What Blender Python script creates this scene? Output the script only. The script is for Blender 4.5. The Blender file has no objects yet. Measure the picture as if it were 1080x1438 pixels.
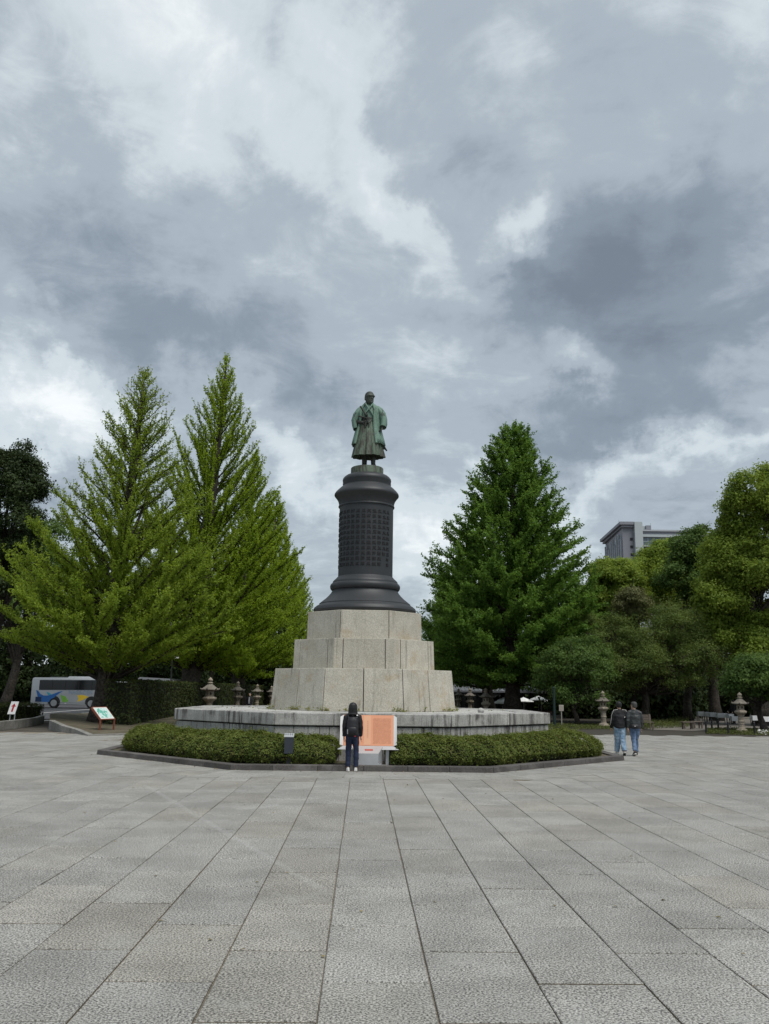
import bpy, bmesh, math, random
import numpy as np
from mathutils import Vector, Matrix, Euler, noise

random.seed(7)
np.random.seed(7)
scene = bpy.context.scene
COL = scene.collection
PI = math.pi
R = math.radians

# ------------------------------------------------------------------ camera
FPX = 1230.0                       # focal length in photo pixels (1080 x 1438)
PITCH, ROLL, EYE = R(11.5), R(0.75), 2.0
cam_d = bpy.data.cameras.new('camera')
cam = bpy.data.objects.new('camera', cam_d)
COL.objects.link(cam)
cam_d.sensor_fit = 'VERTICAL'
cam_d.sensor_height = 36.0
cam_d.lens = FPX / 1438.0 * 36.0
cam_d.clip_end = 4000
CAMROT = Matrix.Rotation(PI / 2 + PITCH, 3, 'X') @ Matrix.Rotation(ROLL, 3, 'Z')
cam.matrix_world = Matrix.Translation((0, 0, EYE)) @ CAMROT.to_4x4()
scene.camera = cam


def ray(px, py):
    return (CAMROT @ Vector(((px - 540) / FPX, -(py - 719) / FPX, -1))).normalized()


def P(px, py, y):
    """world point seen at a photo pixel, y metres ahead"""
    d = ray(px, py)
    return Vector((0, 0, EYE)) + d * (y / d.y)


def G(px, py, z=0.0):
    d = ray(px, py)
    return Vector((0, 0, EYE)) + d * ((z - EYE) / d.z)


def X(px, y):
    return P(px, 968, y).x


def ZT(px, py, y):
    return P(px, py, y).z


# ------------------------------------------------------------------ world: overcast sky
SUN_EL, SUN_AZ = R(62), R(140)      # azimuth clockwise from +Y
world = bpy.data.worlds.new('World')
scene.world = world
world.use_nodes = True
wn = world.node_tree
wn.nodes.clear()


def wnode(t, **k):
    n = wn.nodes.new(t)
    for a, b in k.items():
        setattr(n, a, b)
    return n


def wl(a, b):
    wn.links.new(a, b)


def wmath(op, a, b=None, c=None, clamp=False):
    n = wnode('ShaderNodeMath', operation=op, use_clamp=clamp)
    for i, v in enumerate((a, b, c)):
        if v is None:
            continue
        if isinstance(v, (int, float)):
            n.inputs[i].default_value = v
        else:
            wl(v, n.inputs[i])
    return n.outputs[0]


tc = wnode('ShaderNodeTexCoord')
sep = wnode('ShaderNodeSeparateXYZ')
wl(tc.outputs['Generated'], sep.inputs[0])
sx, sy, sz = sep.outputs
az = wmath('ARCTAN2', sx, sy)
el = wmath('ARCSINE', sz)
# cloud-deck plane coordinates (perspective of a flat layer, softened at the horizon)
den = wmath('ADD', wmath('MAXIMUM', sz, 0.0), 0.16)
cu = wmath('DIVIDE', sx, den)
cv = wmath('DIVIDE', sy, den)
deck = wnode('ShaderNodeCombineXYZ')
wl(cu, deck.inputs[0]); wl(cv, deck.inputs[1])


def wnoise(vec, scale, detail, rough, dist=0.0, off=(0, 0, 0), st=(1, 1, 1), rot=0):
    mp = wnode('ShaderNodeMapping')
    mp.inputs['Location'].default_value = off
    mp.inputs['Scale'].default_value = st
    mp.inputs['Rotation'].default_value = (0, 0, rot)
    wl(vec, mp.inputs[0])
    n = wnode('ShaderNodeTexNoise')
    n.inputs['Scale'].default_value = scale
    n.inputs['Detail'].default_value = detail
    n.inputs['Roughness'].default_value = rough
    n.inputs['Distortion'].default_value = dist
    wl(mp.outputs[0], n.inputs['Vector'])
    return n


n_big = wnoise(deck.outputs[0], 0.75, 6, 0.55, 0.25, (3.1, 1.7, 0), (1, 1, 1), 0.5)
n_mid = wnoise(deck.outputs[0], 2.1, 10, 0.63, 0.8, (1.4, 5.9, 0), (1.15, .9, 1), 0.75)
n_fine = wnoise(deck.outputs[0], 5.5, 9, 0.66, 0.9, (2.4, 9.2, 0))
warp = wnoise(tc.outputs['Generated'], 4.5, 9, 0.6, 0.0, (8, 3, 1))
# angular coordinates (degrees), warped so that the masses get ragged edges
ang = wnode('ShaderNodeCombineXYZ')
wl(wmath('MULTIPLY', az, 180 / PI), ang.inputs[0])
wl(wmath('MULTIPLY', el, 180 / PI), ang.inputs[1])
wsub = wnode('ShaderNodeVectorMath', operation='SUBTRACT')
wl(warp.outputs['Color'], wsub.inputs[0]); wsub.inputs[1].default_value = (.5, .5, .5)
wmul = wnode('ShaderNodeVectorMath', operation='MULTIPLY')
wl(wsub.outputs[0], wmul.inputs[0]); wmul.inputs[1].default_value = (20, 17, 0)
wadd = wnode('ShaderNodeVectorMath', operation='ADD')
wl(ang.outputs[0], wadd.inputs[0]); wl(wmul.outputs[0], wadd.inputs[1])


def mass(px, py, rx, ry, rot, w):
    """one cloud mass: centre from where it hangs in the sky, size in photo px -> degrees"""
    d = ray(px, py)
    a0, e0 = math.degrees(math.atan2(d.x, d.y)), math.degrees(math.asin(d.z))
    k = 57.3 / FPX
    mp = wnode('ShaderNodeMapping', vector_type='TEXTURE')
    mp.inputs['Location'].default_value = (a0, e0, 0)
    mp.inputs['Rotation'].default_value = (0, 0, R(rot))
    mp.inputs['Scale'].default_value = (rx * k, ry * k, 1)
    wl(wadd.outputs[0], mp.inputs[0])
    ln = wnode('ShaderNodeVectorMath', operation='LENGTH')
    wl(mp.outputs[0], ln.inputs[0])
    mr = wnode('ShaderNodeMapRange', interpolation_type='SMOOTHSTEP')
    mr.inputs['From Min'].default_value = 0.0
    mr.inputs['From Max'].default_value = 1.0
    mr.inputs['To Min'].default_value = w
    mr.inputs['To Max'].default_value = 0.0
    wl(ln.outputs['Value'], mr.inputs['Value'])
    return mr.outputs[0]


MASSES = [
    # px, py, rx, ry, rot(ccw deg), weight
    (300, 130, 480, 260, -25, .13), (245, 40, 190, 150, -35, .12), (40, 110, 150, 120, -40, .12), (420, 200, 240, 80, -38, .08),
    (560, 260, 300, 60, -48, .16), (480, 60, 90, 110, -60, .10), (720, 300, 100, 70, 20, .22), (690, 100, 120, 50, -30, .05),
    (900, 215, 150, 70, 25, .04), (820, 510, 90, 50, 0, .16), (640, 490, 120, 50, 30, .09), (600, 380, 60, 90, 40, .08),
    (60, 550, 190, 75, -5, .26), (430, 630, 140, 60, -35, .18), (620, 700, 150, 130, 0, .22),
    (40, 440, 45, 60, -30, .12), (960, 645, 240, 36, 5, .12), (800, 730, 150, 80, 10, .14), (300, 760, 200, 60, 0, .10),
    (900, 360, 330, 190, 14, -.22), (780, 410, 150, 60, -30, -.08), (980, 300, 120, 60, 40, -.05), (1000, 470, 240, 80, 5, -.18), (850, 90, 160, 120, 0, -.08), (1010, 60, 120, 120, 0, -.06), (960, 300, 110, 40, 55, .08), (540, 30, 120, 80, -40, .06),
    (220, 340, 340, 120, 8, -.14), (240, 470, 330, 75, 0, -.20), (480, 560, 190, 60, -15, -.12), (640, 190, 60, 110, 40, -.07),
    (860, 585, 300, 70, 3, -.26), (60, 640, 120, 45, -10, -.10), (110, 190, 90, 130, 35, -.10), (760, 655, 130, 40, 10, -.10),
    (330, 200, 60, 150, 40, -.05),
]
tot = None
for m_ in MASSES:
    o_ = mass(*m_)
    tot = o_ if tot is None else wmath('ADD', tot, o_)
f = wmath('ADD', wmath('MULTIPLY', tot, 1.5), 0.515)
f = wmath('ADD', f, wmath('MULTIPLY', wmath('SUBTRACT', n_big.outputs[0], 0.5), 0.55))
f = wmath('ADD', f, wmath('MULTIPLY', wmath('SUBTRACT', n_mid.outputs[0], 0.5), 0.60))
f = wmath('ADD', f, wmath('MULTIPLY', wmath('SUBTRACT', n_fine.outputs[0], 0.5), 0.36))
ramp = wnode('ShaderNodeValToRGB')
cr = ramp.color_ramp
cr.interpolation = 'EASE'
SKY_STOPS = [(0.0, (.105, .125, .149)), (.25, (.145, .172, .202)), (.5, (.236, .270, .300)),
             (.75, (.375, .415, .434)), (1.0, (.55, .57, .575))]
while len(cr.elements) < len(SKY_STOPS):
    cr.elements.new(0.5)
for e_, (p_, c_) in zip(cr.elements, SKY_STOPS):
    e_.position = p_
    e_.color = (*c_, 1)
wl(f, ramp.inputs[0])
sky = wnode('ShaderNodeTexSky', sky_type='NISHITA')
sky.sun_disc = False
sky.sun_elevation = SUN_EL
sky.sun_rotation = SUN_AZ
SKY_STRENGTH = 0.1
cloud = wnode('ShaderNodeVectorMath', operation='SCALE')
wl(ramp.outputs[0], cloud.inputs[0]); cloud.inputs['Scale'].default_value = 1.0 / SKY_STRENGTH
skymix = wnode('ShaderNodeMix', data_type='RGBA')
skymix.inputs['Factor'].default_value = 0.93          # the cloud deck is almost closed
wl(sky.outputs[0], skymix.inputs['A']); wl(cloud.outputs[0], skymix.inputs['B'])
bg = wnode('ShaderNodeBackground')
bg.inputs['Strength'].default_value = SKY_STRENGTH
wl(skymix.outputs['Result'], bg.inputs[0])
wout = wnode('ShaderNodeOutputWorld')
wl(bg.outputs[0], wout.inputs[0])

# ------------------------------------------------------------------ sun behind the clouds
sd = bpy.data.lights.new('sun', 'SUN')
sd.energy = 1.5
sd.angle = R(30)
sd.color = (1.0, .965, .91)
sun = bpy.data.objects.new('sun', sd)
COL.objects.link(sun)
sv = Vector((math.sin(SUN_AZ) * math.cos(SUN_EL), math.cos(SUN_AZ) * math.cos(SUN_EL), math.sin(SUN_EL)))
sun.rotation_euler = sv.to_track_quat('Z', 'Y').to_euler()
sun.location = sv * 100
scene.view_settings.view_transform = 'Standard'
scene.view_settings.look = 'None'
scene.view_settings.exposure = 0.85
scene.view_settings.gamma = 1.0
scene.view_settings.use_curve_mapping = False
scene.cycles.max_bounces = 6
scene.cycles.diffuse_bounces = 3
scene.cycles.glossy_bounces = 2
scene.cycles.transmission_bounces = 4
scene.cycles.transparent_max_bounces = 4
scene.cycles.caustics_reflective = False
scene.cycles.caustics_refractive = False

# ------------------------------------------------------------------ materials
def new_mat(name):
    m = bpy.data.materials.new(name)
    m.use_nodes = True
    nt = m.node_tree
    return m, nt, nt.nodes['Principled BSDF']


def nd(nt, t, **k):
    n = nt.nodes.new(t)
    for a, b in k.items():
        setattr(n, a, b)
    return n


def mth(nt, op, a, b=None, clamp=False):
    n = nd(nt, 'ShaderNodeMath', operation=op, use_clamp=clamp)
    for i, v in enumerate((a, b)):
        if v is None:
            continue
        if isinstance(v, (int, float)):
            n.inputs[i].default_value = v
        else:
            nt.links.new(v, n.inputs[i])
    return n.outputs[0]


def tex(nt, scale, detail=3, rough=.55, vec=None, st=None, kind='noise', off=(0, 0, 0), dist=0):
    if vec is None:
        vec = nd(nt, 'ShaderNodeNewGeometry').outputs['Position']
    if st or any(off):
        mp = nd(nt, 'ShaderNodeMapping')
        mp.inputs['Scale'].default_value = st or (1, 1, 1)
        mp.inputs['Location'].default_value = off
        nt.links.new(vec, mp.inputs[0])
        vec = mp.outputs[0]
    n = nd(nt, 'ShaderNodeTexNoise')
    n.inputs['Scale'].default_value = scale
    n.inputs['Detail'].default_value = detail
    n.inputs['Roughness'].default_value = rough
    n.inputs['Distortion'].default_value = dist
    nt.links.new(vec, n.inputs['Vector'])
    return n.outputs[0]


def rng(nt, v, a, b, c=0.0, d=1.0):
    n = nd(nt, 'ShaderNodeMapRange', interpolation_type='SMOOTHSTEP')
    nt.links.new(v, n.inputs['Value'])
    for k, x in zip(('From Min', 'From Max', 'To Min', 'To Max'), (a, b, c, d)):
        n.inputs[k].default_value = x
    return n.outputs[0]


def mixc(nt, fac, a, b, mode='MIX'):
    n = nd(nt, 'ShaderNodeMix', data_type='RGBA', blend_type=mode)
    for sock, v in (('Factor', fac), ('A', a), ('B', b)):
        if isinstance(v, (int, float)):
            n.inputs[sock].default_value = v
        elif isinstance(v, tuple):
            n.inputs[sock].default_value = (*v, 1)
        else:
            nt.links.new(v, n.inputs[sock])
    return n.outputs['Result']


def piece_random(nt):
    a = nd(nt, 'ShaderNodeObjectInfo').outputs['Random']
    b = nd(nt, 'ShaderNodeNewGeometry').outputs['Random Per Island']
    return mth(nt, 'FRACT', mth(nt, 'ADD', a, b))


def bump(nt, bsdf, h, strength, dist=.01):
    n = nd(nt, 'ShaderNodeBump')
    n.inputs['Strength'].default_value = strength
    n.inputs['Distance'].default_value = dist
    nt.links.new(h, n.inputs['Height'])
    nt.links.new(n.outputs[0], bsdf.inputs['Normal'])


def plain(name, col, rough=.6, metal=0.0, var=.15, scale=8.0, bumpy=0.0, spec=.4):
    """a colour with fine wear in it"""
    m, nt, b = new_mat(name)
    n = tex(nt, scale, 4, .6)
    lo = tuple(c * (1 - var) for c in col)
    hi = tuple(min(1, c * (1 + var)) for c in col)
    nt.links.new(mixc(nt, n, lo, hi), b.inputs['Base Color'])
    b.inputs['Roughness'].default_value = rough
    b.inputs['Metallic'].default_value = metal
    b.inputs['Specular IOR Level'].default_value = spec
    if bumpy:
        bump(nt, b, tex(nt, scale * 3, 3, .6), bumpy, .02)
    return m


def stone(name, lo, hi, grain=55, rand=.25, blot=None, blot_amt=0.0, drip=None, drip_amt=0.0, grain_amt=.35,
          rough=.85, bump_s=.3, drip_scale=7.0, drip_lo=.52, warm=None, warm_amt=0.0, scratch=None):
    m, nt, b = new_mat(name)
    g = tex(nt, grain, 2, .7)
    w = tex(nt, 1.3, 5, .6, off=(4, 2, 1))
    base = mixc(nt, rng(nt, w, .3, .7), lo, hi)
    gg = rng(nt, g, .32, .68, 1 - grain_amt, 1 + grain_amt)
    rr = mth(nt, 'ADD', mth(nt, 'MULTIPLY', piece_random(nt), rand), 1 - rand / 2)
    sc = nd(nt, 'ShaderNodeVectorMath', operation='SCALE')
    nt.links.new(base, sc.inputs[0]); nt.links.new(mth(nt, 'MULTIPLY', gg, rr), sc.inputs['Scale'])
    c = sc.outputs[0]
    if warm:
        wr_ = mth(nt, 'FRACT', mth(nt, 'MULTIPLY', piece_random(nt), 7.31))
        c = mixc(nt, rng(nt, wr_, .55, 1.0, 0, warm_amt), c, warm, 'MULTIPLY')
    if scratch:      # a faint worn-off painted line between two ground points
        (ax, ay), (bx_, by_), col_, amt_ = scratch
        ln_ = math.hypot(bx_ - ax, by_ - ay)
        tx, ty = (bx_ - ax) / ln_, (by_ - ay) / ln_
        sp_ = nd(nt, 'ShaderNodeSeparateXYZ')
        nt.links.new(nd(nt, 'ShaderNodeNewGeometry').outputs['Position'], sp_.inputs[0])
        px_, py_ = mth(nt, 'SUBTRACT', sp_.outputs[0], ax), mth(nt, 'SUBTRACT', sp_.outputs[1], ay)
        al_ = mth(nt, 'ADD', mth(nt, 'MULTIPLY', px_, tx), mth(nt, 'MULTIPLY', py_, ty))
        ac_ = mth(nt, 'ABSOLUTE', mth(nt, 'SUBTRACT', mth(nt, 'MULTIPLY', px_, ty), mth(nt, 'MULTIPLY', py_, tx)))
        k_ = mth(nt, 'MULTIPLY', rng(nt, mth(nt, 'ADD', ac_, mth(nt, 'MULTIPLY', tex(nt, 9, 4, .7), .16)), .09, .17, 1, 0), mth(nt, 'MULTIPLY', rng(nt, al_, 0, .6), rng(nt, al_, ln_ - .6, ln_, 1, 0)))
        k_ = mth(nt, 'MULTIPLY', k_, rng(nt, tex(nt, 5, 5, .7), .38, .6, .1, amt_))
        c = mixc(nt, k_, c, col_)
    if blot:
        bl = rng(nt, tex(nt, 1.7, 6, .65, off=(9, 1, 5)), .52, .72, 0, blot_amt)
        c = mixc(nt, bl, c, blot)
    if drip:
        d1 = tex(nt, drip_scale, 5, .7, st=(1, 1, .06), off=(1, 7, 0))
        d2 = tex(nt, 1.1, 4, .6, off=(5, 5, 5))
        dd = mth(nt, 'MULTIPLY', rng(nt, d1, drip_lo, drip_lo + .16), rng(nt, d2, .38, .6, .15, 1))
        c = mixc(nt, mth(nt, 'MULTIPLY', dd, drip_amt), c, drip)
    nt.links.new(c, b.inputs['Base Color'])
    b.inputs['Roughness'].default_value = rough
    b.inputs['Specular IOR Level'].default_value = .25
    bump(nt, b, g, bump_s, .008)
    return m


def leaf_mat(name, lo, hi, trans=.35, clump=.9, tint=None):
    m = bpy.data.materials.new(name)
    m.use_nodes = True
    nt = m.node_tree
    nt.nodes.clear()
    r = nd(nt, 'ShaderNodeNewGeometry').outputs['Random Per Island']
    n = tex(nt, clump, 3, .55)
    f = mth(nt, 'ADD', mth(nt, 'MULTIPLY', r, .55), rng(nt, n, .35, .65, -.05, .5), clamp=True)
    c = mixc(nt, f, lo, hi)
    if tint:
        c = mixc(nt, mth(nt, 'MULTIPLY', rng(nt, tex(nt, clump * 2.3, 3, .6, off=(3, 8, 2)), .55, .7), .8), c, tint)
    d = nd(nt, 'ShaderNodeBsdfPrincipled')
    d.inputs['Roughness'].default_value = .55
    d.inputs['Specular IOR Level'].default_value = .15
    t = nd(nt, 'ShaderNodeBsdfTranslucent')
    nt.links.new(c, d.inputs['Base Color'])
    nt.links.new(mixc(nt, .5, c, tuple(min(1, x * y) for x, y in zip(hi, (1.5, 1.35, .8)))), t.inputs[0])
    mx = nd(nt, 'ShaderNodeMixShader')
    mx.inputs[0].default_value = trans
    nt.links.new(d.outputs[0], mx.inputs[1]); nt.links.new(t.outputs[0], mx.inputs[2])
    o = nd(nt, 'ShaderNodeOutputMaterial')
    nt.links.new(mx.outputs[0], o.inputs[0])
    return m


# ------------------------------------------------------------------ mesh builder
class MB:
    def __init__(self):
        self.v, self.f = [], []

    def add(self, vs, fs):
        o = len(self.v)
        self.v += [tuple(p) for p in vs]
        self.f += [tuple(i + o for i in q) for q in fs]
        return self

    def box(self, c, s, rot=None):
        """rot: 3x3 matrix"""
        hx, hy, hz = s[0] / 2, s[1] / 2, s[2] / 2
        vs = [Vector((x, y, z)) for z in (-hz, hz) for y in (-hy, hy) for x in (-hx, hx)]
        if rot is not None:
            vs = [rot @ p for p in vs]
        c = Vector(c)
        return self.add([p + c for p in vs], [(0, 2, 3, 1), (4, 5, 7, 6), (0, 1, 5, 4), (2, 6, 7, 3), (0, 4, 6, 2), (1, 3, 7, 5)])

    def bar(self, a, b, w, h=None):
        """box from a to b"""
        a, b = Vector(a), Vector(b)
        d = b - a
        q = d.to_track_quat('X', 'Z').to_matrix()
        return self.box((a + b) / 2, (d.length, w, h or w), q)

    def tube(self, pts, rad, n=8, cap=True, flat=(1, 1)):
        pts = [Vector(p) for p in pts]
        if not hasattr(rad, '__len__'):
            rad = [rad] * len(pts)
        o = len(self.v)
        t0 = (pts[1] - pts[0]).normalized()
        up = Vector((0, 0, 1)) if abs(t0.z) < .9 else Vector((1, 0, 0))
        for i, p in enumerate(pts):
            t = (pts[min(i + 1, len(pts) - 1)] - pts[max(i - 1, 0)])
            t = t.normalized() if t.length > 1e-9 else t0
            a = up.cross(t)
            a = a.normalized() if a.length > 1e-6 else Vector((1, 0, 0))
            b = t.cross(a)
            up = b
            for k in range(n):
                th = 2 * PI * k / n
                self.v.append(tuple(p + a * (math.cos(th) * rad[i] * flat[0]) + b * (math.sin(th) * rad[i] * flat[1])))
        for i in range(len(pts) - 1):
            for k in range(n):
                k2 = (k + 1) % n
                self.f.append((o + i * n + k, o + i * n + k2, o + (i + 1) * n + k2, o + (i + 1) * n + k))
        if cap:
            self.f.append(tuple(o + k for k in range(n))[::-1])
            self.f.append(tuple(o + (len(pts) - 1) * n + k for k in range(n)))
        return self

    def loft(self, rings, cap=True, closed=True):
        o = len(self.v)
        n = len(rings[0])
        for r in rings:
            self.v += [tuple(p) for p in r]
        for i in range(len(rings) - 1):
            for k in range(n if closed else n - 1):
                k2 = (k + 1) % n
                self.f.append((o + i * n + k, o + i * n + k2, o + (i + 1) * n + k2, o + (i + 1) * n + k))
        if cap and closed:
            self.f.append(tuple(o + k for k in range(n))[::-1])
            self.f.append(tuple(o + (len(rings) - 1) * n + k for k in range(n)))
        return self

    def lathe(self, prof, n=48, c=(0, 0, 0), cap=True):
        rings = [[(c[0] + r * math.cos(2 * PI * k / n), c[1] + r * math.sin(2 * PI * k / n), c[2] + z) for k in range(n)] for r, z in prof]
        return self.loft(rings, cap)

    def prism(self, poly, z0, z1, poly_top=None):
        n = len(poly)
        pt = poly_top or poly
        vs = [(x, y, z0) for x, y in poly] + [(x, y, z1) for x, y in pt]
        fs = [tuple(range(n))[::-1], tuple(range(n, 2 * n))] + [(i, (i + 1) % n, n + (i + 1) % n, n + i) for i in range(n)]
        return self.add(vs, fs)

    def ball(self, c, r, n=12, m=8):
        """r: radius or (rx, ry, rz)"""
        if not hasattr(r, '__len__'):
            r = (r, r, r)
        rings = []
        for j in range(m + 1):
            ph = -PI / 2 + PI * (j if 0 < j < m else (j + .02 if j == 0 else j - .02)) / m
            rings.append([(c[0] + r[0] * math.cos(ph) * math.cos(2 * PI * k / n), c[1] + r[1] * math.cos(ph) * math.sin(2 * PI * k / n),
                           c[2] + r[2] * math.sin(ph)) for k in range(n)])
        return self.loft(rings)

    def mesh(self, name):
        me = bpy.data.meshes.new(name)
        me.from_pydata(self.v, [], self.f)
        bm = bmesh.new(); bm.from_mesh(me)
        bmesh.ops.recalc_face_normals(bm, faces=bm.faces)
        bm.to_mesh(me); bm.free()
        return me

    def build(self, name, mat, parent=None, smooth=None, bevel=0, kind=None):
        me = self.mesh(name)
        return link(name, me, mat, parent, smooth, bevel, kind)


def link(name, me, mat, parent=None, smooth=None, bevel=0, kind=None):
    o = bpy.data.objects.new(name, me)
    COL.objects.link(o)
    if mat and not me.materials:
        me.materials.append(mat)
    if smooth is not None:
        me.polygons.foreach_set('use_smooth', [True] * len(me.polygons))
        if smooth < 180:
            me.set_sharp_from_angle(angle=R(smooth))
    if bevel:
        b = o.modifiers.new('bevel', 'BEVEL')
        b.width = bevel; b.segments = 2; b.limit_method = 'ANGLE'; b.angle_limit = R(40)
    if parent:
        o.parent = parent
    if kind:
        o['kind'] = kind
    return o


def thing(name, label, cat, loc=(0, 0, 0), rz=0.0, group=None):
    o = bpy.data.objects.new(name, None)
    COL.objects.link(o)
    o.empty_display_size = .2
    o.location = loc
    o.rotation_euler = (0, 0, rz)
    return tag(o, label, cat, group)


def tag(o, label, cat, group=None):
    o['label'] = label
    o['category'] = cat
    if group:
        o['group'] = group
    return o


def copy_tree(o, parent=None):
    c = o.copy()
    COL.objects.link(c)
    c.parent = parent
    for ch in list(o.children):
        copy_tree(ch, c)
    return c


def np_mesh(name, V, F):
    """V (n,3), F (m,k) numpy arrays -> mesh"""
    me = bpy.data.meshes.new(name)
    n, m, k = len(V), len(F), F.shape[1]
    me.vertices.add(n)
    me.vertices.foreach_set('co', np.ascontiguousarray(V, dtype=np.float32).ravel())
    me.loops.add(m * k)
    me.loops.foreach_set('vertex_index', np.ascontiguousarray(F, dtype=np.int32).ravel())
    me.polygons.add(m)
    me.polygons.foreach_set('loop_start', np.arange(0, m * k, k, dtype=np.int32))
    try:
        me.polygons.foreach_set('loop_total', np.full(m, k, dtype=np.int32))
    except Exception:
        pass
    me.update(calc_edges=True)
    me.validate()
    return me


def leaves_mesh(name, C, Nrm, size, rs, aspect=.6, jitter=.6, tri=False):
    """diamond leaf at each centre; Nrm = wished normal, jittered"""
    n = len(C)
    N = Nrm + rs.normal(0, jitter, (n, 3))
    N /= np.linalg.norm(N, axis=1, keepdims=True) + 1e-9
    A = np.cross(N, rs.normal(0, 1, (n, 3)))
    A /= np.linalg.norm(A, axis=1, keepdims=True) + 1e-9
    B = np.cross(N, A)
    s = (size * rs.uniform(.65, 1.3, n))[:, None] if np.isscalar(size) else (size * rs.uniform(.7, 1.25, n))[:, None]
    fold = N * s * .12
    if tri:      # distant foliage: one bent-tip triangle per spray of leaves
        V = np.stack([C + A * s * .55 - fold, C - A * s * .45 + B * s * .6 * aspect, C - A * s * .45 - B * s * .6 * aspect], 1).reshape(-1, 3)
        return np_mesh(name, V, np.arange(3 * n, dtype=np.int32).reshape(n, 3))
    V = np.stack([C + A * s * .5, C + B * s * .5 * aspect + fold, C - A * s * .5, C - B * s * .5 * aspect + fold], 1).reshape(-1, 3)
    F = np.arange(4 * n, dtype=np.int32).reshape(n, 4)
    return np_mesh(name, V, F)


def remeshed(mb, voxel, name, smooth_it=2, wrinkle=None):
    """union of overlapping shells as ONE continuous surface"""
    me = mb.mesh(name)
    o = bpy.data.objects.new('tmp', me)
    COL.objects.link(o)
    r = o.modifiers.new('r', 'REMESH'); r.mode = 'VOXEL'; r.voxel_size = voxel; r.use_smooth_shade = True
    if smooth_it:
        s = o.modifiers.new('s', 'SMOOTH'); s.factor = .5; s.iterations = smooth_it
    dg = bpy.context.evaluated_depsgraph_get()
    dg.update()
    out = bpy.data.meshes.new_from_object(o.evaluated_get(dg))
    bpy.data.objects.remove(o); bpy.data.meshes.remove(me)
    out.name = name
    if wrinkle:
        amp, sc, st = wrinkle
        for v, nn in [(v, v.normal.copy()) for v in out.vertices]:
            p = Vector((v.co.x * sc * st[0], v.co.y * sc * st[1], v.co.z * sc * st[2]))
            v.co += nn * (noise.noise(p) + .5 * noise.noise(p * 2.1)) * amp
    out.polygons.foreach_set('use_smooth', [True] * len(out.polygons))
    return out


# ------------------------------------------------------------------ the avenue's own axes
DS = 30.8
S = P(514.6, 720, DS); S.z = 0
FWD = ray(509, 969); FWD.z = 0; FWD.normalize()
RIGHT = Vector((FWD.y, -FWD.x, 0))
YAW = math.atan2(-FWD.x, FWD.y)      # rotation that turns local +Y into FWD


def AV(u, v, z=0.0):
    p = S + RIGHT * u + FWD * v
    return Vector((p.x, p.y, z))


def uv_of(p):
    d = Vector((p[0], p[1], 0)) - S
    return d.dot(RIGHT), d.dot(FWD)


OCT_A = [R(-112.5 + 45 * i) for i in range(8)]
OC = 1 / math.cos(R(22.5))


def octp(a, s):
    """point on the octagon of apothem a; s in faces, face 0 (0..1) faces the camera, left to right"""
    i = math.floor(s)
    t = s - i
    p, q = OCT_A[i % 8], OCT_A[(i + 1) % 8]
    r = a * OC
    return (r * ((1 - t) * math.cos(p) + t * math.cos(q)), r * ((1 - t) * math.sin(p) + t * math.sin(q)))


def oct_seg(a, s0, s1):
    out = [octp(a, s0)]
    k = math.floor(s0) + 1
    while k < s1 - 1e-6:
        if k > s0 + 1e-6:
            out.append(octp(a, k))
        k += 1
    out.append(octp(a, s1))
    return out


def oct_block(mb, s0, s1, a0, a1, in0, in1, z0, z1, gap=.004):
    """block of an octagonal course: outer apothem a0 (bottom) -> a1 (top), inner in0/in1"""
    g = gap / (a0 * .828)
    o0, o1 = oct_seg(a0, s0 + g, s1 - g), oct_seg(a1, s0 + g, s1 - g)
    i0, i1 = oct_seg(in0, s0 + g, s1 - g)[::-1], oct_seg(in1, s0 + g, s1 - g)[::-1]
    return mb.prism(o0 + i0, z0, z1, o1 + i1)

# ------------------------------------------------------------------ materials in use
M_pave = stone('granite_paving', (.232, .227, .209), (.306, .299, .277), grain=60, rand=.18, grain_amt=.8,
               blot=(.37, .37, .345), blot_amt=.35, bump_s=.45, warm=(.90, .84, .75), warm_amt=.45,
               scratch=(tuple(G(200, 1100).xy), tuple(G(475, 1262).xy), (.55, .55, .53), .17))
M_ground = stone('ground_soil', (.06, .052, .042), (.10, .09, .075), grain=30, rand=0)
M_joint = stone('joint_grit', (.15, .13, .10), (.24, .21, .165), grain=40, rand=0)
M_plaza = stone('worn_plaza', (.20, .205, .20), (.30, .305, .295), grain=30, rand=0, blot=(.40, .41, .40), blot_amt=.5, grain_amt=.2)
M_asph = stone('asphalt', (.07, .072, .078), (.10, .102, .11), grain=40, rand=0)
M_line = plain('road_paint', (.62, .62, .6), .7, var=.2, scale=20)
M_kerb = stone('kerb_granite', (.075, .068, .064), (.125, .115, .108), grain=45, rand=.35, grain_amt=.3,
               blot=(.2, .19, .18), blot_amt=.5)
M_ped = stone('pedestal_granite', (.42, .395, .33), (.51, .485, .415), grain=34, rand=.13, grain_amt=.22, blot=(.38, .28, .16), blot_amt=.55,
              drip=(.16, .15, .125), drip_amt=.62, drip_lo=.52)
M_cope = stone('coping_granite', (.34, .335, .315), (.46, .455, .43), grain=34, rand=.12, grain_amt=.2,
               drip=(.07, .062, .06), drip_amt=.9, drip_scale=7.5, drip_lo=.43)
M_core = plain('joint_mortar', (.05, .045, .04), .95)
M_slabtop = stone('weathered_slab', (.34, .34, .32), (.48, .47, .44), grain=25, rand=.1, blot=(.12, .115, .09), blot_amt=.7)
M_iron = plain('dark_bronze', (.040, .043, .046), .52, .25, var=.22, scale=2.2, spec=.45, bumpy=.05)
M_lant = stone('lantern_stone', (.25, .212, .162), (.34, .295, .235), grain=30, rand=.2, blot=(.12, .105, .085), blot_amt=.8,
               drip=(.09, .08, .07), drip_amt=.5)
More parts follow.
